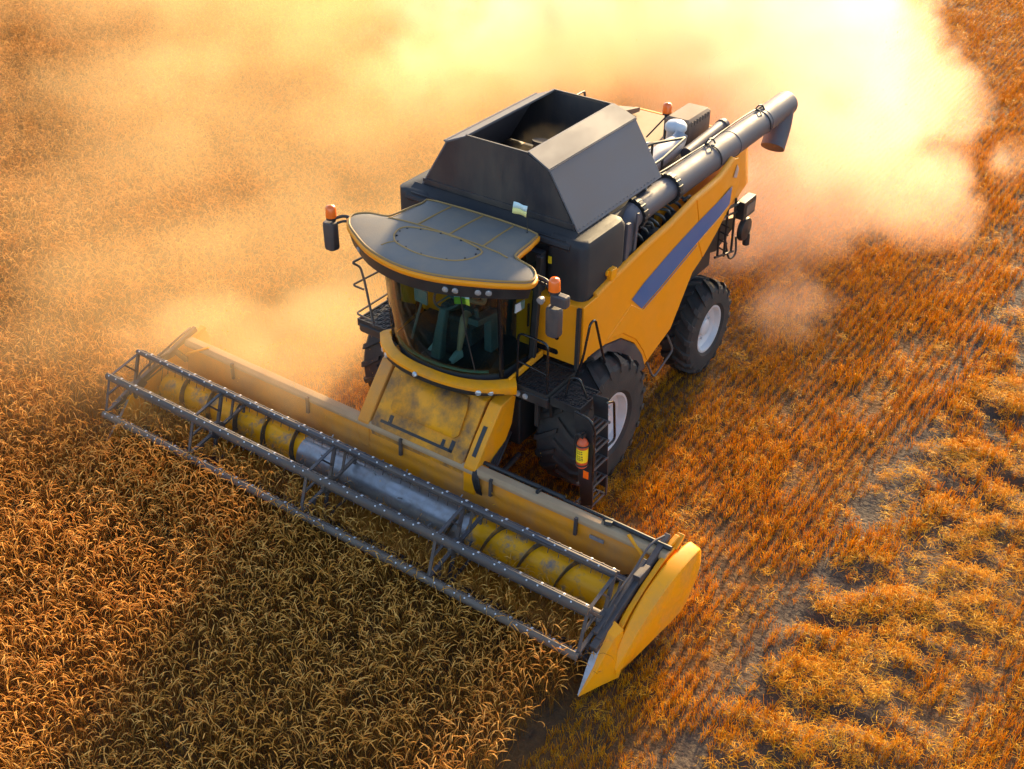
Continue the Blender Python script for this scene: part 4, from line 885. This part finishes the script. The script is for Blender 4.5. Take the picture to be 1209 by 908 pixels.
# trough: floor, back wall, top beam (section in x,z swept along y)
sec_ = [(3.02, .12), (2.75, .13), (2.50, .12), (2.30, .13), (2.16, .22), (2.08, .42), (2.03, .75), (2.0, .99), (1.94, .99), (1.95, .75), (2.0, .30), (2.2, .06), (3.02, .08)]
hdz.prism(sec_, 1, Y0, Y1)
hw = hdz.build('header_trough', 'yellow_dusty', H, bevel=.008)
b = MB(); b.loft([[V(2.04, y, .985), V(2.04, y, 1.03), V(2.0, y, 1.08), V(1.89, y, 1.08), V(1.85, y, 1.03), V(1.85, y, .92), V(1.93, y, .92)] for y in (Y0, Y1)], 0)
b.build('top_beam', 'deck_dust', hw, bevel=.012)
b = MB(); b.cyl((1.90, 2.9, 1.11), (1.92, Y1+.02, 1.11), .032, 12); b.cyl((1.83, .9, 1.08), (1.83, 2.3, 1.08), .03, 12); b.cyl((1.86, 2.3, 1.085), (1.86, 2.9, 1.085), .022, 10)
for y in (1.95, 3.0): b.bar((1.84, y, 1.08), (1.96, y, 1.10), .04, .05)
b.bar((1.93, 3.0, 1.11), (2.0, 3.02, 1.14), .10, .05); b.build('reel_drive_shaft', 'black', hw, bevel=.008)
b = MB(); b.box((2.03, 2.80, .84), (2.05, 3.0, .885)); b.build('header_sticker', 'duct', hw)
b = MB()
for k in range(110):
    y = Y0+.08+(Y1-Y0-.16)*k/109; b.loft([[V(3.02, y-.032, .115), V(3.02, y+.032, .115), V(3.02, y+.032, .095), V(3.02, y-.032, .095)], [V(3.10, y-.012, .11), V(3.10, y+.012, .11), V(3.10, y+.012, .095), V(3.10, y-.012, .095)]], 0)
b.build('knife_bar', 'reel_steel', hw)
for y in (-3.4, -1.9, -.2, 1.3, 2.6):                                 # posts standing on the back wall
    b = MB(); b.bar((2.06, y, .80), (2.045, y, 1.06), .04, .04); b.build('wall_stay', 'reel_steel', hw)
def plate(sd, y):
    """end plate of the header, its fairing and crop divider"""
    b = MB(); out = [(1.72, .20), (1.65, .70), (1.72, 1.0), (1.85, 1.06), (2.10, 1.02), (2.45, .93), (2.80, .80), (3.05, .66), (3.2, .40), (3.15, .06), (2.2, .02)]
    b.prism(out, 1, y-sd*.02, y+sd*.05); ep = b.build('end_plate', 'yellow_clean', H, bevel=.012)
    prof = [  # x, z of upper edge inner, z of upper edge outer, z bottom, y inner, y outer
        (1.46, .80, .75, .50, .10, .23), (1.52, .96, .92, .36, .10, .26), (1.80, 1.02, .98, .16, .09, .275), (2.10, 1.02, .97, .14, .08, .27), (2.45, .94, .88, .16, .075, .25), (2.80, .80, .72, .16, .075, .225), (3.08, .55, .47, .14, .07, .185), (3.24, .32, .26, .13, .08, .14)]
    if sd < 0: prof = [(a, q, r_, z, y0, y0+(y1-y0)*.55) for a, q, r_, z, y0, y1 in prof]
    pv = smoothpath([(a, q, r_) for a, q, r_, *_ in prof], 4); pw = smoothpath([(z, y0, y1) for *_, z, y0, y1 in prof], 4); prof = [(*u_, *v_) for u_, v_ in zip(pv, pw)]
    b = MB(); b.loft([[V(x, y+sd*yi, zb), V(x, y+sd*yi, zi), V(x, y+sd*(yi+.02), zi+.012), V(x, y+sd*(yo-.022), zo+.012), V(x, y+sd*(yo-.006), zo-.002), V(x, y+sd*yo, zo-.02), V(x, y+sd*(yo+.01), zb+(zo-zb)*.5), V(x, y+sd*(yo-.02), zb+.05), V(x, y+sd*(yo-.06), zb)] for x, zi, zo, zb, yi, yo in prof], 0)
    fr_ = b.build('end_fairing', 'yellow_clean', ep, smooth=28)
    # pointed divider snout
    b = MB(); b.loft([[V(3.74, y-sd*.06, .17), V(3.74, y-sd*.05, .17), V(3.74, y-sd*.05, .15), V(3.74, y-sd*.06, .15)], [V(3.46, y-sd*.10, .46), V(3.46, y+sd*.02, .40), V(3.46, y+sd*.05, .13), V(3.46, y-sd*.10, .13)],
        [V(3.18, y-sd*.10, .76), V(3.18, y+sd*.06, .68), V(3.20, y+sd*.16, .12), V(3.20, y-sd*.10, .12)], [V(3.02, y-sd*.06, .78), V(3.02, y+sd*.08, .70), V(3.05, y+sd*.12, .12), V(3.05, y-sd*.06, .12)]], 0)
    sn = b.build('crop_divider', 'yellow_clean', ep, smooth=50, bevel=.008)
    b = MB(); b.loft([[V(3.745, y-sd*.062, .186), V(3.745, y-sd*.046, .186), V(3.745, y-sd*.05, .16)], [V(3.46, y-sd*.106, .474), V(3.46, y-sd*.03, .437), V(3.46, y-sd*.07, .40)], [V(3.24, y-sd*.106, .708), V(3.24, y-sd*.045, .682), V(3.24, y-sd*.07, .64)]], 0); b.build('snout_wear_plate', 'drum_steel', sn)
    b = MB(); b.bar((1.80, y+sd*.02, 1.0), (1.60, y+sd*.02, 1.10), .10, .06); b.bar((2.02, y-sd*.04, 1.03), (1.66, y-sd*.0, 1.10), .07, .05); b.bar((1.98, y-sd*.50, 1.10), (2.12, y-sd*.12, .92), .05, .03); b.build('plate_bracket', 'yellow_clean', ep, bevel=.012)
plate(1, HY1); plate(-1, HY0)

# intake auger in the trough: drum and screw flights
ig = empty('intake_auger', (2.47, 0, .52), H)
b = MB(); b.cyl((0, HY0+.1, 0), (0, -1.55, 0), .235, 28); b.build('drum', 'drum_yellow', ig, smooth=40)
b = MB(); b.cyl((0, 1.35, 0), (0, HY1-.1, 0), .235, 28)
b.build('drum', 'drum_yellow', ig, smooth=40)
b = MB(); b.cyl((0, -1.55, 0), (0, 1.35, 0), .245, 28)
for k in range(26):
    a = k*2.4; y = -1.4+2.65*k/25; b.cyl((.1*math.cos(a), y, .1*math.sin(a)), (.36*math.cos(a), y, .36*math.sin(a)), .010, 6)
b.build('centre_drum', 'drum_steel', ig, smooth=40)
for sd, ya, yb in ((1, 1.1, HY1-.12), (-1, HY0+.12, -1.3)):
    b = MB(); tr = (yb-ya)/.55; n = int(tr*26); rings = []
    for i in range(n+1):
        q = i/n; a = sd*q*tr*2*math.pi; y = ya+(yb-ya)*q; e = V(math.cos(a), 0, math.sin(a)); rings.append([V(0, y-.004, 0)+e*.22, V(0, y-.004, 0)+e*.325, V(0, y+.004, 0)+e*.325, V(0, y+.004, 0)+e*.22])
    b.loft(rings, 0); b.build('flighting', 'flight_steel', ig, smooth=60)

# the reel: six bats on spiders round a centre tube
RC = V(3.04, 0, .74); RR = .585; RY0, RY1 = HY0-.02, HY1-.16
reel = empty('reel', (0, 0, 0), H)
b = MB(); b.cyl(RC+V(0, RY0, 0), RC+V(0, RY1, 0), .075, 20); b.build('reel_tube', 'reel_steel', reel, smooth=40)
angs = [109-60*k for k in range(6)]
def rp(a, r=RR): return RC+V(math.cos(R(a))*r, 0, math.sin(R(a))*r)
for a in angs:
    b = MB(); c = rp(a); d = V(math.cos(R(a)), 0, math.sin(R(a))); tb = V(-.075, 0, -.03)  # tine bar just behind each bat
    if -20 < a < 60: b.loft([[c+V(dx, y, dz) for dx, dz in ((-.028, .028), (-.008, .040), (.014, .036), (.030, .018), (.040, -.012), (.030, -.05), (.012, -.05), (-.028, .0))] for y in (RY0, RY1)], 0)
    else: b.tube([c+V(0, RY0, 0), c+V(0, RY1, 0)], .034, 12, 0)
    b.tube([c+tb+V(0, RY0, 0), c+tb+V(0, RY1, 0)], .02, 8, 0)
    for k in range(54):
        y = RY0+.07+(RY1-RY0-.14)*k/53
        b.cyl(c+tb+V(0, y-.014, 0), c+tb+V(0, y+.014, 0), .026, 8, 1 if k % 2 else 0); t0 = c+tb+V(0, y, 0); b.tube([t0, t0+V(-.02, 0, -.09), t0+V(.01, 0, -.20)], .0045, 4, 0)
        un_ = V(.55, 0, .83); top_ = c+un_*.03+V(0, y, 0)
        if k % 3 != 2: b.cyl(top_, top_+un_*.014, .011, 6, 1)
    b.build('bat', ['reel_dusty' if -20 < a < 0 else 'reel_bar' if a < 60 and a > 0 else 'reel_steel', 'clip'], reel, smooth=40)
for y in (RY0+.02, -2.72, -.62, 1.48, RY1-.02):
    b = MB(); end = y in (RY0+.02, RY1-.02)
    for i, a in enumerate(angs):
        p, q = rp(a, RR-.03)+V(0, y, 0), rp(a-60, RR-.03)+V(0, y, 0); b.bar(p, q, .02 if not end else .012, .045, up=(0, 1, 0))
        h0 = RC+V(0, y, 0); b.bar(h0, p, .035, .05, up=(0, 1, 0))
        m_ = h0.lerp(p, .5); b.bar(m_, (p+q)/2, .025, .035, up=(0, 1, 0))
    b.cyl(RC+V(0, y-.03, 0), RC+V(0, y+.03, 0), .13, 16)
    b.build('spider', 'reel_steel', reel, bevel=.005)
for sd, y in ((1, HY1-.08), (-1, HY0-.02)):
    b = MB(); b.bar((1.75, y, 1.12), (3.30, y, .66), .07, .13); b.bar((2.2, y-sd*.05, 1.04), (3.30, y-sd*.05, .74), .05, .07); b.cyl((1.95, y-sd*.02, .62), (2.25, y-sd*.02, 1.02), .035, 12); b.cyl((2.05, y-sd*.02, .74), (2.25, y-sd*.02, 1.02), .05, 12)
    b.bar((2.25, y, .98), (2.5, y, .98), .10, .12); b.bar((2.9, y-sd*.06, .86), (3.15, y-sd*.06, .70), .10, .16)
    b.bar((3.05, y, .72), (3.42, y, .62), .09, .11); b.tube(smoothpath([(1.85, y, 1.2), (2.1, y-sd*.06, 1.2), (2.5, y-sd*.05, 1.08), (2.9, y-sd*.06, .98), (3.0, y-sd*.07, .85)], 4), .018, 6)
    b.build('reel_arm', 'reel_steel', reel, bevel=.012)

# ------------------------------------------------------------------ dust (a volume grid of drifting dust)
class F:
    """a field socket with arithmetic"""
    ng = None
    def __init__(s, sock): s.s = sock
    @staticmethod
    def op(o, *a):
        n = F.ng.nodes.new('ShaderNodeMath'); n.operation = o
        for i, x in enumerate(a):
            if isinstance(x, F): F.ng.links.new(x.s, n.inputs[i])
            else: n.inputs[i].default_value = float(x)
        return F(n.outputs[0])
    def __add__(s, o): return F.op('ADD', s, o)
    __radd__ = __add__
    def __mul__(s, o): return F.op('MULTIPLY', s, o)
    __rmul__ = __mul__
    def __sub__(s, o): return F.op('SUBTRACT', s, o)
    def __rsub__(s, o): return F.op('SUBTRACT', o, s)
    def pos(s): return F.op('MAXIMUM', s, 0)
    def clamp(s, hi=1): return F.op('MINIMUM', F.op('MAXIMUM', s, 0), hi)
def dust_material(name, col, dens, aniso):
    m = bpy.data.materials.new(name); m.use_nodes = True; t = m.node_tree; t.nodes.clear()
    o = t.nodes.new('ShaderNodeOutputMaterial'); v = t.nodes.new('ShaderNodeVolumePrincipled')
    v.inputs['Color'].default_value = (*col, 1); v.inputs['Density'].default_value = dens; v.inputs['Anisotropy'].default_value = aniso
    t.links.new(v.outputs[0], o.inputs['Volume']); return m
def dust(name, lo, hi, vox, puffs, col, dens, aniso, label, nscale, namp, warp=.9, seed=0, off=.68, gain=1):
    vol = bpy.data.volumes.new(name); o = bpy.data.objects.new(name, vol); C.objects.link(o)
    m = dust_material(name, col, dens, aniso); vol.materials.append(m)
    ng = bpy.data.node_groups.new(name, 'GeometryNodeTree'); ng.interface.new_socket('Geometry', in_out='INPUT', socket_type='NodeSocketGeometry'); ng.interface.new_socket('Geometry', in_out='OUTPUT', socket_type='NodeSocketGeometry')
    F.ng = ng; N = ng.nodes; L = ng.links.new
    go = N.new('NodeGroupOutput'); vc = N.new('GeometryNodeVolumeCube'); sm = N.new('GeometryNodeSetMaterial'); sm.inputs['Material'].default_value = m
    vc.inputs['Min'].default_value = lo; vc.inputs['Max'].default_value = hi
    for a, k in zip(range(3), 'XYZ'): vc.inputs['Resolution '+k].default_value = max(4, int((hi[a]-lo[a])/vox))
    po = N.new('GeometryNodeInputPosition')
    def noise(scale, detail, off, zs=1.0):
        mp = N.new('ShaderNodeVectorMath'); mp.operation = 'MULTIPLY_ADD'; mp.inputs[1].default_value = (1, 1, zs); mp.inputs[2].default_value = off; L(po.outputs[0], mp.inputs[0])
        n = N.new('ShaderNodeTexNoise'); n.inputs['Scale'].default_value = scale; n.inputs['Detail'].default_value = detail; n.inputs['Roughness'].default_value = .58; n.inputs['Distortion'].default_value = .6; L(mp.outputs[0], n.inputs[0]); return n
    # domain warp so that the puffs lose their round outlines
    wn = noise(.38, 2, (3.1+seed, 8.2, 1.7)); wv = N.new('ShaderNodeVectorMath'); wv.operation = 'SUBTRACT'; wv.inputs[1].default_value = (.5, .5, .5); L(wn.outputs['Color'], wv.inputs[0])
    ws = N.new('ShaderNodeVectorMath'); ws.operation = 'MULTIPLY_ADD'; ws.inputs[1].default_value = (warp*2, warp*2, warp*1.2); L(wv.outputs[0], ws.inputs[0]); L(po.outputs[0], ws.inputs[2])
    tot = None
    for (c, r, amp) in puffs:
        a = N.new('ShaderNodeVectorMath'); a.operation = 'SUBTRACT'; L(ws.outputs[0], a.inputs[0]); a.inputs[1].default_value = c
        d = N.new('ShaderNodeVectorMath'); d.operation = 'DIVIDE'; L(a.outputs[0], d.inputs[0]); d.inputs[1].default_value = r
        l = N.new('ShaderNodeVectorMath'); l.operation = 'DOT_PRODUCT'; L(d.outputs[0], l.inputs[0]); L(d.outputs[0], l.inputs[1])
        f = (1-F(l.outputs['Value'])).pos(); f = f*amp; tot = f if tot is None else tot+f
    n1 = F(noise(nscale, 4, (seed, 2.2, 5.1), 1.2).outputs[0]); n2 = F(noise(nscale*3.1, 5, (seed+3, 7.2, 1.1), 1.1).outputs[0])
    shape = (tot.clamp(1.4)*1.5 + (n1-.5)*(namp*5.0) + (n2-.5)*(namp*3.6) - off).__mul__(gain).clamp(1.2)
    edge = F.op('MULTIPLY', shape, (tot*4).clamp(1))
    sp = N.new('ShaderNodeSeparateXYZ'); L(po.outputs[0], sp.inputs[0]); gz = ((F(sp.outputs['Z'])+.1)*6).clamp(1)
    L((edge*gz).s, vc.inputs['Density']); L(vc.outputs[0], sm.inputs['Geometry']); L(sm.outputs[0], go.inputs[0])
    mo = o.modifiers.new('grid', 'NODES'); mo.node_group = ng
    return tag(o, label, 'dust', kind='stuff')
PLUME = [((-7.2, .3, .7), (2.6, 2.6, 1.4), .9), ((-10, .8, 1.2), (4.2, 3.0, 2.1), 1.1), ((-14, -1.6, 1.6), (5.5, 3.8, 2.7), 1.3), ((-18, -5.2, 2.2), (6.5, 4.8, 3.4), 1.3), ((-5.4, 2.2, .3), (1.6, 1.0, .8), .9), ((-10.0, 3.0, .7), (2.2, 1.2, 1.1), 1.0), ((-14.5, 1.6, .9), (2.0, 1.2, 1.0), .8), ((-12, -7, 1.5), (7, 5.0, 2.4), 1.0), ((-25, -12, 2.6), (9, 7, 4.2), 1.2), ((-5.5, -3.0, 1.0), (3, 2.4, 1.5), .8), ((-13.6, 4.2, .7), (2.6, 1.2, .9), .62)]
dust('dust_plume', (-34, -20, -.1), (-3, 6, 7), .15, PLUME, (1.0, .80, .68), .23, .68, 'bright billowing dust plume thrown up behind the harvester', .42, .58, seed=1, gain=2.0, off=.72)
HAZE = [((-4, -9, .6), (14, 8, 2.0), .8), ((-14, -17, .8), (14, 12, 2.4), 1.0), ((-9, -5, 1.0), (8, 5, 2.6), .9), ((1.0, -5.0, .9), (4.0, 3.6, 1.4), .9), ((-1.5, -3.2, 1.2), (2.6, 1.6, 1.2), .8)]
dust('dust_haze', (-30, -30, -.1), (5, 1.2, 4), .25, HAZE, (1.0, .775, .44), .15, .5, 'thin orange dust drifting over the wheat on the right of the harvester', .33, .42, seed=4, off=.42)
SMOKE = [((1.3, -3.3, 1.0), (1.5, 2.2, 1.1), 1.1), ((2.0, -4.6, .9), (1.6, 1.6, .9), .9), ((2.0, -1.4, 1.15), (1.0, 2.4, .6), .9), ((.3, -2.6, 1.3), (1.2, 1.2, 1.2), .9)]
dust('header_dust', (-1.5, -6.5, .1), (4.2, 1.6, 2.8), .09, SMOKE, (1.0, .77, .46), .30, .4, 'dust curling up from the back of the cutting header in front of the cab', 1.0, .46, warp=.5, seed=9)
TANKD = [((-1.0, -.1, 4.05), (1.0, .7, .5), 1.0)]
dust('hopper_dust', (-1.95, -1.0, 3.7), (.1, .8, 4.7), .06, TANKD, (.98, .74, .42), .8, .3, 'wisp of brown dust rising inside the open grain hopper', 2.2, .4, warp=.2, seed=7)
